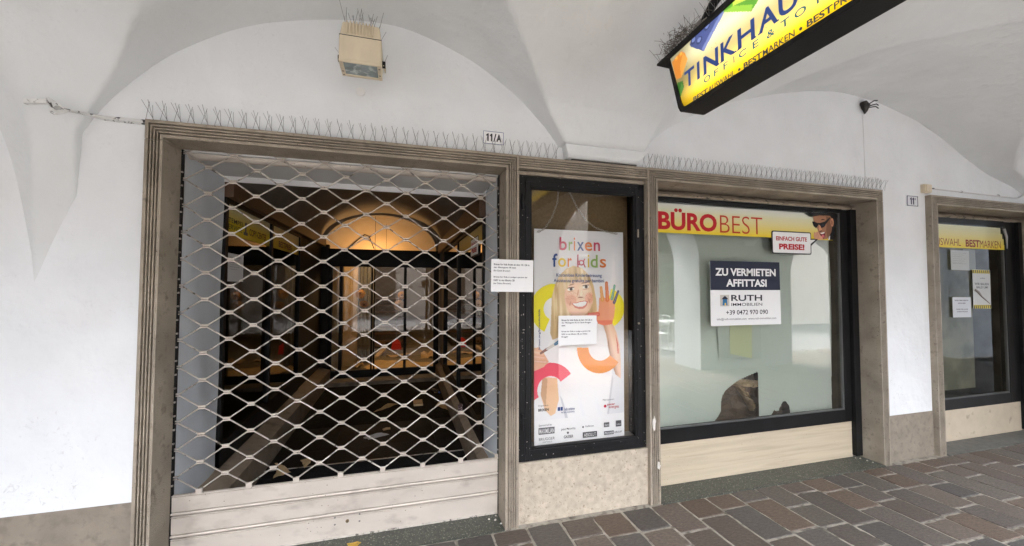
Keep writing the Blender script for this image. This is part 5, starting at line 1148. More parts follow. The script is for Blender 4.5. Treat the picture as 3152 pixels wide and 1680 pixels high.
# letting sign
def let_sign():
    fr = wall_frame(0.206)
    o = MB(); o.prism(fr, [(2.535, 1.274), (3.299, 1.274), (3.293, 1.83), (2.535, 1.83)], 0, 0.003); ob = o.build('letting_sign', WHITE); tag(ob, 'white and navy letting sign with a phone number stuck on the wide window', 'sign')
    MB().prism(fr, [(2.535, 1.579), (3.296, 1.579), (3.293, 1.83), (2.535, 1.83)], 0.003, 0.0036).build('navy_field', NAVY, ob)
    w = MB(); w.text(fr, 'ZU VERMIETEN', 2.587, 3.247, 1.702, 1.768, 0.0042, 0.035); w.text(fr, 'AFFITTASI', 2.700, 3.142, 1.608, 1.674, 0.0042, 0.035); w.build('lettering', WHITE, ob)
    d = MB(); d.text(fr, 'RUTH', 2.750, 3.088, 1.484, 1.537, 0.0036, 0.02); d.text(fr, 'IMMOBILIEN', 2.750, 3.088, 1.441, 1.467, 0.0036, 0.004); d.text(fr, '+39 0472 970 090', 2.695, 3.150, 1.366, 1.406, 0.0036, 0.012)
    d.text(fr, 'info@ruth-immobilien.com  www.ruth-immobilien.com', 2.597, 3.243, 1.316, 1.340, 0.0036, 0.0); d.build('lettering', flat('sign_ink', S(34, 36, 46)), ob)
    g = MB(); g.prism(fr, [(2.634, 1.440), (2.730, 1.440), (2.730, 1.538), (2.634, 1.538)], 0.003, 0.0035); lg = g.build('logo', flat('logo_grey', S(190, 186, 178)), ob)
    h = MB(); h.prism(fr, [(2.658, 1.448), (2.710, 1.448), (2.706, 1.502), (2.662, 1.502)], 0.0035, 0.004); h.build('house_mark', flat('logo_blue', S(40, 110, 160)), lg)
    h = MB(); h.prism(fr, [(2.648, 1.500), (2.720, 1.500), (2.700, 1.518), (2.684, 1.530), (2.668, 1.518)], 0.0035, 0.0041); h.build('roof_mark', NAVY, lg)
    h = MB(); h.prism(fr, [(2.680, 1.448), (2.694, 1.448), (2.694, 1.468), (2.680, 1.468)], 0.004, 0.0045); h.build('door_mark', flat('logo_yellow', S(236, 200, 80)), lg)
let_sign()

# ================================================================== RIGHTMOST WINDOW
shop_window('black framed rightmost shop window with notices on dark glass', 5.045, 6.76, 0.325, 2.352, 0.324, mat('smooth_beige_stone', (0.50, 0.425, 0.32), 0.6, 0.08, 8, 0.1, 60, col2=(0.30, 0.25, 0.19), mix=(0.62, 0.75), mscale=10), (5.06, 6.575, 0.435, 2.30), glassmat('dark_window_glass', (0.85, 0.86, 0.80), 1.5, 0.75), (0.11, 0.105, 0.085))
o = MB().box(5.06, 6.60, 0.50, 0.52, 0.42, 2.34).build('backing_board', mat('grey_green_backing', (0.25, 0.245, 0.185), 0.8, 0.2, 3, col2=(0.16, 0.16, 0.12), mix=(0.5, 0.65), mscale=2.5)); tag(o, 'dull grey green board behind the rightmost shop window', 'board')
bn = panel('banner', fg, 5.07, 6.62, 2.034, 2.281, 60, 14, lambda u, v: (YEL(np.clip(v * 1.05, 0, 1), (0.60, 0.60, 0.42), (0.74, 0.56, 0.02)), u < 0.935 + 0.065 * v), PRINT); tag(bn, 'yellow banner lettered BESTAUSWAHL BESTMARKEN across the rightmost window', 'banner')
mb = MB(); mb.text(fg, 'BEST', 5.09, 5.35, 2.055, 2.132, 0.0012, 0.03); mb.text(fg, 'AUSWAHL', 5.355, 5.823, 2.055, 2.132, 0.0012, -0.005); mb.text(fg, 'BEST', 5.903, 6.137, 2.050, 2.130, 0.0012, 0.03); mb.text(fg, 'MARKEN', 6.142, 6.510, 2.047, 2.128, 0.0012, -0.005); mb.build('lettering', flat('maroon_ink', S(130, 30, 22)), bn)
mb = MB(); mb.tube([fg.p(6.55, 2.27, 0.012), fg.p(6.575, 2.18, 0.02), fg.p(6.61, 2.05, 0.006)], [0.014, 0.012, 0.004], 8); mb.build('curled_edge', flat('banner_back', (0.35, 0.35, 0.36)), bn, smooth=60)
notice('notice', 'crinkled white notice upper left on the rightmost shop window', fg, 5.648, 5.948, 1.795, 2.008, greek((.12, .22, .31, .42, .52, .62, .66)), m=flat('thin_paper', (0.42, 0.44, 0.43)), ink=GREYINK, c=0.001, tilt=-0.01)
notice('notice', 'half hidden pale sheet behind the crinkled notice on the rightmost window', wall_frame(0.245), 5.93, 6.137, 1.80, 2.03, None, m=flat('dull_paper', (0.30, 0.31, 0.32)))
wb = notice('construction_poster', 'white poster WIR BAUEN BALD UM with striped hazard bands on the rightmost window', fg, 5.992, 6.294, 1.378, 1.804, [('WIR BAUEN', .10, .90, .34, .40, .02), ('BALD UM!', .20, .85, .425, .485, .02), ('umbau', .42, .70, .20, .235, .01)], m=flat('poster_paper', (0.52, 0.53, 0.52)), ink=GREYINK, c=0.001, tilt=-0.012, cat='poster')
mb = MB()
for zb in (1.380, 1.763):
    for k in range(9): mb.prism(fg, [(5.995 + k * 0.034, zb), (6.010 + k * 0.034, zb), (6.022 + k * 0.034, zb + 0.036), (6.007 + k * 0.034, zb + 0.036)], 0.0026, 0.0032)
ms = mb.build('hazard_stripes', INK, wb); ms.parent = wb; ms.location = -wb.location
mb = MB()
for zb in (1.380, 1.763): mb.prism(fg, [(5.993, zb), (6.293, zb - 0.002), (6.293, zb + 0.036), (5.993, zb + 0.038)], 0.0021, 0.0026)
mb.build('hazard_band', flat('hazard_yellow', (0.62, 0.50, 0.05)), wb)
mb = MB(); mb.tube([fg.p(6.02, 1.585, 0.003), fg.p(6.07, 1.56, 0.003), fg.p(6.13, 1.51, 0.003), fg.p(6.27, 1.43, 0.003)], [0.012, 0.014, 0.008, 0.004], 6); mb.build('tool_picture', flat('tool_grey', (0.25, 0.22, 0.2)), wb)
notice('notice', 'white notice with four bold lines low on the rightmost shop window', fg, 5.650, 5.948, 1.288, 1.503, [('WEGEN UMBAUARBEITEN', .10, .86, .13, .19, .03), ('GESCHLOSSEN', .28, .70, .27, .33, .03), ('CHIUSO PER LAVORI', .18, .82, .57, .63, .03), ('DI RISTRUTTURAZIONE', .22, .80, .69, .75, .03)], m=flat('note_paper', (0.55, 0.57, 0.60)), ink=GREYINK, c=0.001, tilt=-0.008)
cb = MB().box(5.2, 5.68, 0.44, 0.48, 0.72, 1.25).build('leaning_board', mat('dark_board', (0.06, 0.055, 0.045), 0.7, 0.3, 5), bevel=0.003); tag(cb, 'dark board leaning inside the rightmost shop window', 'board')

# ================================================================== LIT SIGN
SX = 1.44
def lit_sign():
    t = thing('lightbox_sign', 'lit yellow lightbox sign lettered TINKHAUSER OFFICE & TOYS hanging from the vault', 'sign', (SX + 0.065, -1.38, 2.537))
    fr = F((SX, 0, 0), (0, -1, 0), (0, 0, 1))
    tilt = 0.028
    def outline(e, r=0.035):
        P = [(0.700 + e, 2.908 - e), (0.792 + e * 1.0, 2.537 + r + e)]
        for i in range(1, 7):
            q = math.pi / 2 * i / 6; P.append((0.797 + e + (r) * (1 - math.cos(q)), 2.537 + e + r * (1 - math.sin(q))))
        P += [(2.06 - e, 2.537 + e), (2.06 - e, 2.945 - e), (1.30, 2.930 - e)]
        return P
    O0 = outline(0); O1 = outline(0.022); n = len(O0)
    mb = MB(); mb.prism(fr, O0, -0.135, -0.012); mb.build('casing', BLACK, t)
    mb = MB(); a = [fr.p(x, z, 0.004) for x, z in O0]; b = [fr.p(x, z, 0.004) for x, z in O1]; c = [fr.p(x, z, -0.012) for x, z in O0]; d = [fr.p(x, z, -0.006) for x, z in O1]
    mb.add(a + b + c + d, [(i, (i + 1) % n, n + (i + 1) % n, n + i) for i in range(n)] + [(i, 2 * n + i, 2 * n + (i + 1) % n, (i + 1) % n) for i in range(n)] + [(n + i, n + (i + 1) % n, 3 * n + (i + 1) % n, 3 * n + i) for i in range(n)])
    mb.build('rim', BLACK, t)
    def art(u, v):
        a = 0.70 + u * 1.36; z = 2.945 - v * 0.41
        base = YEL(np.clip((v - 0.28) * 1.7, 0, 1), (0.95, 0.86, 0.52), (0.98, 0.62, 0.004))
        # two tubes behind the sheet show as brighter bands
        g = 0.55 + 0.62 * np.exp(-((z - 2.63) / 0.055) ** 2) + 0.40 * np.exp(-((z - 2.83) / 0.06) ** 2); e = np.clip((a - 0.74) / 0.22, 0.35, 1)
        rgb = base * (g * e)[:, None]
        keep = inside(a, z, outline(0.016))
        def put(P, c, k=1.0):
            m = inside(a, z, P); rgb[m] = np.array(c) * (0.45 + 0.55 * e[m])[:, None] * k
        def studs(cs, r, c, c2):
            for x, y in cs:
                m = (((a - x) / r) ** 2 + ((z - y) / (r * .9)) ** 2) < 1; rgb[m] = c
                m = (((a - x) / (r * .62)) ** 2 + ((z - y - r * .15) / (r * .55)) ** 2) < 1; rgb[m] = c2
        B, BD, BL = (0.06, 0.08, 0.22), (0.028, 0.04, 0.11), (0.16, 0.20, 0.42)
        put([(0.876, 2.875), (0.895, 2.905), (0.93, 2.94), (1.14, 2.94), (1.112, 2.893), (0.976, 2.781), (0.885, 2.858)], B); put([(1.112, 2.893), (0.976, 2.781), (0.962, 2.80), (1.10, 2.915)], BL)
        studs([(0.905, 2.880), (0.945, 2.856), (1.0, 2.893)], 0.021, BD, BL)
        put([(1.10, 2.896), (1.254, 2.794), (1.31, 2.83), (1.33, 2.93), (1.15, 2.93)], (0.10, 0.30, 0.03)); put([(1.10, 2.896), (1.254, 2.794), (1.262, 2.82), (1.16, 2.885)], (0.26, 0.48, 0.05)); put([(1.15, 2.93), (1.16, 2.885), (1.24, 2.86), (1.33, 2.90), (1.33, 2.93)], (0.50, 0.60, 0.08))
        put([(0.735, 2.86), (0.80, 2.875), (0.835, 2.858), (0.861, 2.808), (0.811, 2.733), (0.771, 2.743)], (0.75, 0.26, 0.03)); put([(0.825, 2.86), (0.861, 2.808), (0.811, 2.733), (0.800, 2.80)], (0.9, 0.38, 0.06)); studs([(0.775, 2.858), (0.81, 2.862)], 0.014, (0.6, 0.2, 0.02), (0.85, 0.36, 0.05))
        put([(0.778, 2.72), (0.821, 2.710), (0.831, 2.671), (0.798, 2.625), (0.775, 2.66)], (0.04, 0.16, 0.02)); put([(0.81, 2.705), (0.831, 2.671), (0.798, 2.625), (0.80, 2.67)], (0.09, 0.26, 0.04))
        for cx, cz, c in ((1.72, 2.86, (0.55, 0.03, 0.02)), (1.86, 2.80, B)):
            put([(cx - .06, cz - .03), (cx + .05, cz - .05), (cx + .07, cz + .03), (cx - .04, cz + .05)], c)
        rnd = np.random.default_rng(2)
        sp = rnd.random(len(u)) > 0.9985; rgb[sp] *= 0.45
        return rgb, keep
    m = printed('lit_sign_face', 0.35, emis=0.05)
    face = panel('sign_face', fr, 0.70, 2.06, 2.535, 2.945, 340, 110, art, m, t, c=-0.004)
    f2 = F(fr.p(0.839, 2.655, 0), fr.U * math.cos(tilt) + fr.V * math.sin(tilt), fr.V * math.cos(tilt) - fr.U * math.sin(tilt))
    NB = mat('sign_navy', S(40, 70, 140), 0.4, 0.0, emit=S(40, 66, 130), estr=0.02); TE = mat('sign_teal', S(50, 110, 120), 0.4, 0.0, emit=S(50, 110, 120), estr=0.02); DK = mat('sign_dark', S(52, 58, 70), 0.4, 0.0, emit=S(60, 62, 70), estr=0.02)
    tx = MB()
    for ch, a0, a1 in (('T', 0.0, 0.073), ('I', 0.092, 0.110), ('N', 0.137, 0.232), ('K', 0.247, 0.332), ('H', 0.345, 0.434), ('A', 0.452, 0.540), ('U', 0.545, 0.625), ('S', 0.640, 0.700), ('E', 0.718, 0.780), ('R', 0.800, 0.880)):
        tx.text(f2, ch, a0, a1, 0.0, 0.091, -0.002, 0.022)
        for q in ((a0 - .006, a0 + .018), (a1 - .018, a1 + .006)):      # flared stroke ends
            if ch in 'HAKNR': tx.prism(f2, [(q[0], -0.001), (q[1], -0.001), (q[1] - .004, .005), (q[0] + .004, .005)], -0.0035, -0.002)
    tx.build('lettering', NB, face)
    f3 = F(fr.p(0.976, 2.614, 0), f2.U, f2.V); tx = MB()
    for ch, a0, a1 in (('O', 0.0, 0.043), ('F', 0.066, 0.092), ('F', 0.124, 0.150), ('I', 0.182, 0.188), ('C', 0.212, 0.252), ('E', 0.284, 0.314), ('&', 0.352, 0.390), ('T', 0.414, 0.452), ('O', 0.472, 0.518), ('Y', 0.540, 0.580), ('S', 0.604, 0.634)):
        tx.text(f3, ch, a0, a1, 0.0, 0.031, -0.002, 0.016)
    tx.build('lettering', TE, face)
    f4 = F(fr.p(0.900, 2.5555, 0), fr.U * math.cos(.018) + fr.V * math.sin(.018), fr.V * math.cos(.018) - fr.U * math.sin(.018)); tx = MB()
    for st, a0, a1, bd in (('BEST', 0.0, 0.100, .03), ('AUSWAHL', 0.104, 0.264, .016), ('BEST', 0.312, 0.404, .03), ('MARKEN', 0.408, 0.547, .016), ('BEST', 0.594, 0.686, .03), ('PREISE', 0.690, 0.80, .016)):
        tx.text(f4, st, a0, a1, 0.0, 0.027, -0.002, bd)
    for a in (0.288, 0.570): tx.disc(f4, a, 0.013, 0.006, -0.004, -0.002, 12)
    tx.build('lettering', DK, face)
    # cover plate on top, hanger, nest debris
    cv = MB(); cv.add([(SX - .004, -0.612, 2.905), (SX + 0.085, -0.606, 2.905), (SX + 0.139, -0.69, 2.905), (SX + 0.139, -2.08, 2.95), (SX - 0.004, -2.08, 2.95), (SX - .004, -0.612, 2.916), (SX + 0.085, -0.606, 2.916), (SX + 0.139, -0.69, 2.916), (SX + 0.139, -2.08, 2.962), (SX - 0.004, -2.08, 2.962)],
                      [(0, 1, 2, 3, 4), (5, 9, 8, 7, 6), (0, 5, 6, 1), (1, 6, 7, 2), (2, 7, 8, 3), (3, 8, 9, 4), (4, 9, 5, 0)])
    cv.build('cover_plate', BLACK, t)
    for y in (-1.02, -1.80):
        h = MB(); h.tube([(SX + 0.06, y + 0.10, 2.91), (SX + 0.06, y + 0.09, 2.99), (SX + 0.06, y + 0.04, 3.03), (SX + 0.06, y - 0.04, 3.06), (SX + 0.06, y - 0.10, 3.3), (SX + 0.06, y - 0.10, 3.6)], 0.022, 8); h.build('hanger', BLACK, t, smooth=50)
lit_sign()
def nest():
    rnd = random.Random(4); mb = MB()
    for k in range(420):
        y = -0.66 - abs(rnd.gauss(0, 0.14)); x = SX + 0.05 + rnd.gauss(0, 0.035); h = 0.10 * math.exp(-((y + 0.76) / 0.16) ** 2)
        z = 2.918 + rnd.uniform(0, h + 0.012); a = rnd.uniform(0, 6.3); e = rnd.uniform(-.5, .5); l = rnd.uniform(0.02, 0.06)
        d = Vector((math.cos(a), math.sin(a), e)) * l
        mb.tube([(x, y, z), (x + d.x * .5, y + d.y * .5, z + d.z * .5 + .004), (x + d.x, y + d.y, max(2.915, z + d.z))], 0.0012, 3)
    tag(mb.build('old_nest', mat('nest_twigs', (0.12, 0.10, 0.08), 0.9, 0.4, 60)), 'ragged old bird nest of twigs on top of the lit sign', 'nest')
    o = MB(); 
    for k, (y, z, s) in enumerate(((-0.80, 2.985, 0.022), (-0.90, 2.965, 0.03), (-0.94, 2.955, 0.02))):
        o.add([(SX + .01, y, z), (SX + .04, y - s, z + s), (SX + .07, y + s, z + s * .7), (SX + .03, y + s * .8, z - s * .5)], [(0, 1, 2), (0, 2, 3), (0, 3, 1), (1, 3, 2)])
    tag(o.build('litter_scraps', flat('scrap_grey', (0.42, 0.40, 0.36))), 'pale scraps of litter caught in the nest on the sign', 'litter')
nest()

# ================================================================== BIRD SPIKES
def wire(p, q, r=0.00105): return MB().tube([p, q], r, 4)
def spike_strip(label, group, base, wires):
    t = thing('bird_spike_strip', label, 'bird spikes', base[0], group)
    x0, y0, z0 = base[0]; x1, y1, z1 = base[1]
    mb = MB(); mb.tube([(x0, y0, z0 + .002), (x1, y1, z1 + .002)], 0.0045, 6); mb.build('base_strip', flat('clear_strip', (0.38, 0.37, 0.35), 0.4), t)
    for p, q in wires: wire(p, q).build('spike', STEEL, t)
ORD = ['first', 'second', 'third', 'fourth', 'fifth', 'sixth', 'seventh', 'eighth', 'ninth', 'tenth']
def rows():
    rnd = random.Random(9)
    xs = [-1.345 + 0.0645 * k for k in range(38)]
    for m in range(8):
        g = xs[m * 5:(m + 1) * 5] if m < 7 else xs[35:]
        if not g: continue
        W_ = []
        for x in g:
            if 1.115 < x < 1.2: continue
            j = lambda s=.006: rnd.uniform(-s, s)
            W_ += [((x + .016, .03, 2.514), (x - .012 + j(), .028, 2.632 + j())), ((x + .022, .026, 2.514), (x - .014 + j(), -.015, 2.606 + j())), ((x - .018, .026, 2.514), (x + .022 + j(), -.012, 2.604 + j())), ((x + .014, .03, 2.514), (x + .020 + j(), .0, 2.596 + j()))]
        if W_: spike_strip('%s bird spike strip from the left on the doorway lintel' % ORD[m], 'bird spike strips on the doorway lintel', ((g[0] - .02, .028, 2.512), (min(g[-1] + .035, 1.12), .028, 2.512)), W_)
    for m in range(8):
        W_ = []
        for k in range(6):
            x = 1.765 + 0.325 * m + 0.0535 * k; j = lambda s=.006: rnd.uniform(-s, s)
            W_ += [((x, .03, 2.514), (x + .034 + j(), .030, 2.632 + j())), ((x + .034, .03, 2.514), (x + .0 + j(), .028, 2.630 + j())), ((x + .026, .02, 2.514), (x + .058 + j(), -.015, 2.606 + j())), ((x + .058, .02, 2.514), (x + .024 + j(), -.012, 2.604 + j()))]
        spike_strip('%s bird spike strip from the left over the wide window' % ORD[m], 'bird spike strips over the wide window', ((1.76 + .325 * m, .028, 2.512), (1.76 + .325 * m + .315, .028, 2.512)), W_)
    for m in range(4):
        W_ = []
        y0 = -0.62 - 0.34 * m
        for k in range(7):
            y = y0 - 0.048 * k; j = lambda s=.012: rnd.uniform(-s, s); z = 2.918 + 0.031 * (0 - y - .62)
            W_ += [((SX + .02, y, z), (SX - .02 + j(), y + .035 + j(), z + .105 + j())), ((SX + .05, y, z), (SX + .06 + j(), y + .02 + j(), z + .115 + j())), ((SX + .04, y - .02, z), (SX + .02 + j(), y - .04 + j(), z + .11 + j()))]
        spike_strip('%s bird spike strip from the wall on top of the lit sign' % ORD[m], 'bird spike strips on the lit sign', ((SX + .03, y0, 2.917 + .031 * (-y0 - .62)), (SX + .03, y0 - .32, 2.917 + .031 * (-y0 - .30))), W_)
rows()

# ================================================================== FLOODLIGHT
def floodlight():
    t = thing('floodlight', 'cream square floodlight with spikes fixed high on the wall over the grille', 'floodlight', (-0.235, -0.15, 2.83))
    def box6(P0, P1, name, m, par, bev):             # lower rectangle, upper rectangle
        mb = MB(); v = [(P0[0], P0[2], P0[4]), (P0[1], P0[2], P0[4]), (P0[1], P0[3], P0[5]), (P0[0], P0[3], P0[5]), (P1[0], P1[2], P1[4]), (P1[1], P1[2], P1[4]), (P1[1], P1[3], P1[5]), (P1[0], P1[3], P1[5])]
        mb.add(v, [(0, 3, 2, 1), (4, 5, 6, 7), (0, 1, 5, 4), (1, 2, 6, 5), (2, 3, 7, 6), (3, 0, 4, 7)]); return mb.build(name, m, par, bevel=bev)
    box6((-0.342, -0.121, -0.300, -0.150, 2.843, 2.853), (-0.342, -0.121, -0.300, -0.140, 2.978, 2.985), 'body', BEIGE, t, 0.006)
    cap = box6((-0.340, -0.123, -0.297, -0.090, 2.980, 2.987), (-0.328, -0.134, -0.285, -0.10, 3.062, 3.060), 'cap', BEIGE, t, 0.008)
    rb = MB()
    for k in range(9): 
        x = -0.305 + k * 0.0165; rb.box(x, x + 0.0065, -0.3045, -0.286, 2.990, 3.058)
    rb.build('cooling_rib', BEIGE, cap, bevel=0.001)
    sm = MB().box(-0.3415, -0.1215, -0.2985, -0.0865, 2.9765, 2.9805).build('seam', INK, t)
    rim = MB(); x0, x1, y0, y1 = -0.342, -0.121, -0.304, -0.142; w = 0.022; za, zb = 2.826, 2.842
    rim.box(x0, x0 + w, y0, y1, za, zb); rim.box(x1 - w, x1, y0, y1, za, zb); rim.box(x0 + w, x1 - w, y0, y0 + .012, za, zb); rim.box(x0 + w, x1 - w, y1 - w, y1, za, zb)
    rim.build('front_rim', BEIGE, t, bevel=0.003)
    MB().box(x0 + w, x1 - w, y0 + .012, y1 - w, 2.8305, 2.8355).build('lens', mat('lens_glass', (0.22, 0.27, 0.27), 0.15, 0.35, 12, 0.4, 60, col2=(0.5, 0.56, 0.55), mix=(0.52, 0.62), mscale=18), t)
    sc = MB()
    for x, y in ((x0 + .011, -0.20), (x1 - .011, -0.20), (x0 + .011, -0.16), (x1 - .011, -0.27)): sc.box(x - .005, x + .005, y - .003, y + .003, 2.8245, 2.827)
    sc.build('screw', INK, t)
    for x, s in ((-0.350, -1), (-0.113, 1)):
        kb = MB(); kb.tube([(x - s * .01, -0.19, 2.900), (x + s * .010, -0.19, 2.900)], 0.019, 12); k_ = kb.build('tilt_knob', BLACK, t, smooth=40)
        br = MB(); br.prism(F((x, 0, 0), (0, -1, 0), (0, 0, 1)), [(0.205, 2.885), (0.205, 2.91), (-0.05, 3.01), (-0.05, 2.98)], -.003, .003); br.build('bracket_arm', BEIGE, t)
    MB().box(-0.33, -0.13, 0.042, 0.052, 2.97, 3.02).build('wall_bracket', BEIGE, t)
    rnd = random.Random(3); W_ = []
    for x in (-0.315, -0.28, -0.255, -0.225, -0.20, -0.17, -0.150):
        for q in range(3): W_.append(((x + rnd.uniform(-.008, .008), -0.22, 3.060), (x + rnd.uniform(-.035, .035), -0.22 + rnd.uniform(-.07, .05), 3.060 + rnd.uniform(.085, .125))))
    W_ += [((-0.345, -0.19, 2.915), (-0.375, -0.21, 2.95)), ((-0.108, -0.19, 2.915), (-0.092, -0.2, 2.955)), ((-0.13, -0.2, 3.035), (-0.10, -0.23, 3.075))]
    spike_strip('short bird spike strip on top of the cream floodlight', None, ((-0.325, -0.22, 3.060), (-0.138, -0.22, 3.060)), W_)
floodlight()

# ================================================================== PLATES, CABLES, JUNCTION BOX
def plates():
    fr = wall_frame(0.046)
    o = MB().prism(fr, [(0.527, 2.581), (0.677, 2.581), (0.677, 2.674), (0.527, 2.674)], 0, 0.004).build('number_plate', WHITE, bevel=0.0015); tag(o, 'white number plate 11/A with thin blue border above the doorway', 'number plate')
    b = MB()
    for x0, x1, z0, z1 in ((.530, .674, .5835, .5865), (.530, .674, .6685, .6715), (.530, .533, .5835, .6715), (.671, .674, .5835, .6715)): b.prism(fr, [(x0, 2 + z0), (x1, 2 + z0), (x1, 2 + z1), (x0, 2 + z1)], 0.004, 0.0046)
    b.build('border', BLUE, o); t = MB(); 
    def one(mb, x, z0, z1, w, c): h = z1 - z0; mb.prism(fr, [(x, z0), (x + w, z0), (x + w, z1), (x + w * .35, z1), (x - w * .75, z1 - h * .2), (x - w * .75, z1 - h * .36), (x, z1 - h * .26)], c - .0005, c)
    one(t, 0.557, 2.602, 2.655, 0.0105, 0.0052); one(t, 0.583, 2.602, 2.655, 0.0105, 0.0052); t.text(fr, '/', 0.600, 0.622, 2.600, 2.657, 0.0052, 0.02); t.text(fr, 'A', 0.622, 0.658, 2.602, 2.655, 0.0052, 0.04); t.build('lettering', INK, o)
    o = MB().prism(fr, [(4.702, 2.396), (4.856, 2.396), (4.856, 2.496), (4.702, 2.496)], 0, 0.006).build('number_plate', flat('enamel_white', (0.70, 0.71, 0.74), 0.25), bevel=0.002); tag(o, 'small enamel number plate 11 with dark blue frame beside the rightmost window', 'number plate')
    b = MB()
    for x0, x1, z0, z1 in ((.702, .856, .396, .402), (.702, .856, .490, .496), (.702, .712, .402, .490), (.848, .856, .402, .490)): b.prism(fr, [(4 + x0, 2 + z0), (4 + x1, 2 + z0), (4 + x1, 2 + z1), (4 + x0, 2 + z1)], 0.006, 0.0068)
    b.build('border', flat('enamel_grey', (0.10, 0.11, 0.15), 0.3), o); t = MB(); one(t, 4.752, 2.412, 2.480, 0.014, 0.0076); one(t, 4.784, 2.412, 2.480, 0.014, 0.0076); t.text(fr, 'E', 4.808, 4.824, 2.457, 2.476, 0.0072, 0.03); t.build('lettering', flat('enamel_blue', S(26, 24, 60)), o)
    s = MB()
    for x, z in ((4.708, 2.402), (4.850, 2.402), (4.708, 2.490), (4.850, 2.490)): s.disc(fr, x, z, 0.004, 0.006, 0.009, 8)
    s.build('screw', INK, o)
    j = thing('junction_box', 'small cream junction box above the rightmost window surround', 'junction box', (4.965, 0.05, 2.53))
    MB().box(4.915, 5.008, 0.012, 0.052, 2.536, 2.618).build('body', BEIGE, j, bevel=0.003); MB().box(4.925, 5.000, 0.004, 0.012, 2.543, 2.612).build('lid', BEIGE, j, bevel=0.003)
    c = thing('cable_conduit', 'pale grey conduit pipe running right from the cream junction box', 'conduit', (5.8, 0.035, 2.58))
    MB().tube([(5.085, 0.036, 2.588), (6.44, 0.036, 2.576), (6.50, 0.036, 2.60), (6.58, 0.02, 2.66), (6.75, 0.0, 2.72)], 0.0085, 8).build('pipe', flat('conduit_white', (0.62, 0.62, 0.62), 0.5), c, smooth=50)
    MB().tube([(5.008, 0.034, 2.582), (5.05, 0.03, 2.586), (5.088, 0.036, 2.588)], 0.005, 6).build('cable', INK, c)
    for x in (5.5, 6.1): MB().tube([(x - .008, 0.036, 2.5845), (x + .008, 0.036, 2.5842)], 0.0115, 8).build('clip', flat('clip_grey', (0.4, 0.4, 0.4)), c)
    st = thing('cable_stub', 'black taped cable end sticking out of the wall under the right arch', 'cable', (4.15, 0.05, 3.28))
    MB().tube([(4.14, 0.06, 3.325), (4.143, 0.03, 3.318), (4.15, 0.02, 3.29), (4.152, 0.025, 3.25), (4.150, 0.03, 3.225)], [0.018, 0.034, 0.036, 0.018, 0.005], 10).build('taped_end', mat('black_tape', (0.02, 0.018, 0.016), 0.6, 0.3, 40, 0.5, 60), st, smooth=50)
    w = MB()
    for a, b, c_ in (((4.16, .02, 3.30), (4.20, -.02, 3.335), (4.225, -.03, 3.335)), ((4.16, .02, 3.29), (4.21, -.03, 3.30), (4.235, -.03, 3.29)), ((4.16, .02, 3.28), (4.20, -.03, 3.275), (4.22, -.04, 3.255))): w.tube([a, b, c_], 0.005, 6)
    w.build('wire', INK, st)
    MB().tube([(4.153, 0.0495, 3.22), (4.158, 0.0495, 2.9), (4.164, 0.0495, 2.53)], 0.0022, 5).build('drip_line', flat('painted_wire', (0.52, 0.52, 0.51)), st)
    # painted-over cable bundle at the left
    cb = thing('cable_bundle', 'white painted-over cables running along the wall to the doorway corner', 'cable', (-1.6, 0.05, 2.53))
    PW_ = mat('painted_cable', (0.66, 0.66, 0.65), 0.8, 0.06, 40, col2=(0.06, 0.06, 0.06), mix=(0.56, 0.62), mscale=34)
    d0 = MB(); d0.prism(F((-1.757, -0.118, 2.494), (1, 0, 0.14), (0, 0, 1)), [(-0.01, -0.012), (0.08, -0.012), (0.08, 0.012), (-0.01, 0.012)], 0.0, 0.022); d0.build('duct', PW_, cb, bevel=0.004)
    for pts, r in (([(-1.679, -0.137, 2.515), (-1.671, -0.14, 2.517), (-1.666, -0.14, 2.509), (-1.664, -0.135, 2.489), (-1.66, -0.128, 2.471), (-1.65, -0.121, 2.462), (-1.628, -0.117, 2.471), (-1.621, -0.10, 2.479), (-1.615, -0.062, 2.488), (-1.605, 0.006, 2.504), (-1.572, 0.041, 2.511), (-1.505, 0.041, 2.509), (-1.438, 0.041, 2.507), (-1.352, 0.041, 2.508)], 0.0055),
                   ([(-1.678, -0.136, 2.521), (-1.665, -0.135, 2.514), (-1.648, -0.130, 2.503), (-1.629, -0.122, 2.489), (-1.62, -0.109, 2.482), (-1.612, -0.06, 2.494), (-1.60, 0.010, 2.510), (-1.56, 0.040, 2.517), (-1.46, 0.041, 2.516), (-1.352, 0.041, 2.515)], 0.005),
                   ([(-1.669, -0.13, 2.485), (-1.668, -0.122, 2.456), (-1.658, -0.118, 2.450), (-1.636, -0.116, 2.457), (-1.622, -0.099, 2.477)], 0.0055),
                   ([(-1.60, 0.012, 2.502), (-1.55, .042, 2.500), (-1.48, .042, 2.497), (-1.42, .042, 2.496), (-1.352, .042, 2.498)], 0.004)):
        MB().tube(pts, r, 7).build('cable', PW_, cb, smooth=60)
    ob = MB(); ob.disc(F((-1.646, -0.112, 2.478), (1, 0, 0), (0, 0, 1)), 0, 0, 0.015, -0.01, 0.010, 14); ob.build('cap', mat('cable_cap', (0.36, 0.36, 0.35), 0.7, 0.1, 30), cb)
plates()
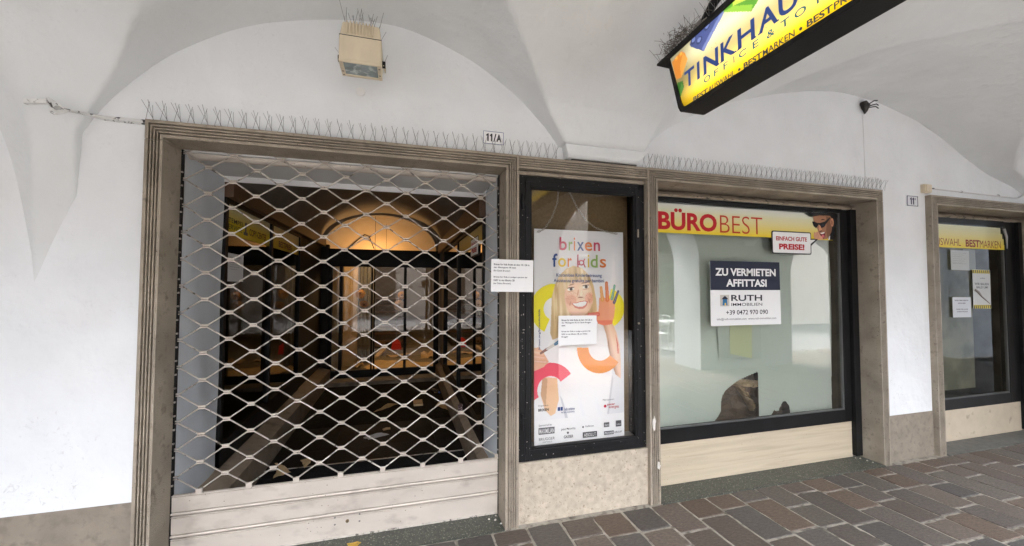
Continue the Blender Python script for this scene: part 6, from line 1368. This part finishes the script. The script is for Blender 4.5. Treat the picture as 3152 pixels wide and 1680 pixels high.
# small litter on the paving and threshold
def crumbs():
    rnd = random.Random(21); k = 0
    wl = flat('pale_crumb', (0.55, 0.53, 0.48))
    for lab, pts in (('pale crumb of plaster on the threshold by the grille corner', [(0.655, 0.16), (0.64, 0.11), (0.60, 0.13), (0.668, 0.06)]), ('white crumb of plaster in the corner of the wide window threshold', [(4.12, 0.17), (4.15, 0.15), (4.16, 0.10), (4.17, 0.06)])):
        for i, (x, y) in enumerate(pts):
            s = rnd.uniform(.006, .011); mb = MB(); mb.add([(x - s, y, .007), (x, y - s, .006), (x + s, y, .007), (x, y + s, .006), (x + s * .2, y, .007 + s)], [(0, 1, 4), (1, 2, 4), (2, 3, 4), (3, 0, 4), (3, 2, 1, 0)])
            tag(mb.build('plaster_crumb', wl), lab, 'crumb', 'plaster crumbs on the thresholds')
    st = MB(); pts = [(-0.265 + 0.03 * math.cos(q * 1.7) * (1 + .4 * math.sin(q * 3)), 0.085 + 0.02 * math.sin(q * 2.3), 0.008 + 0.006 * abs(math.sin(q))) for q in [i * 0.5 for i in range(30)]]
    st.tube(pts, 0.003, 5); tag(st.build('string_tangle', flat('ochre_string', (0.45, 0.28, 0.05))), 'tangle of ochre string lying at the foot of the grille', 'string')
crumbs()
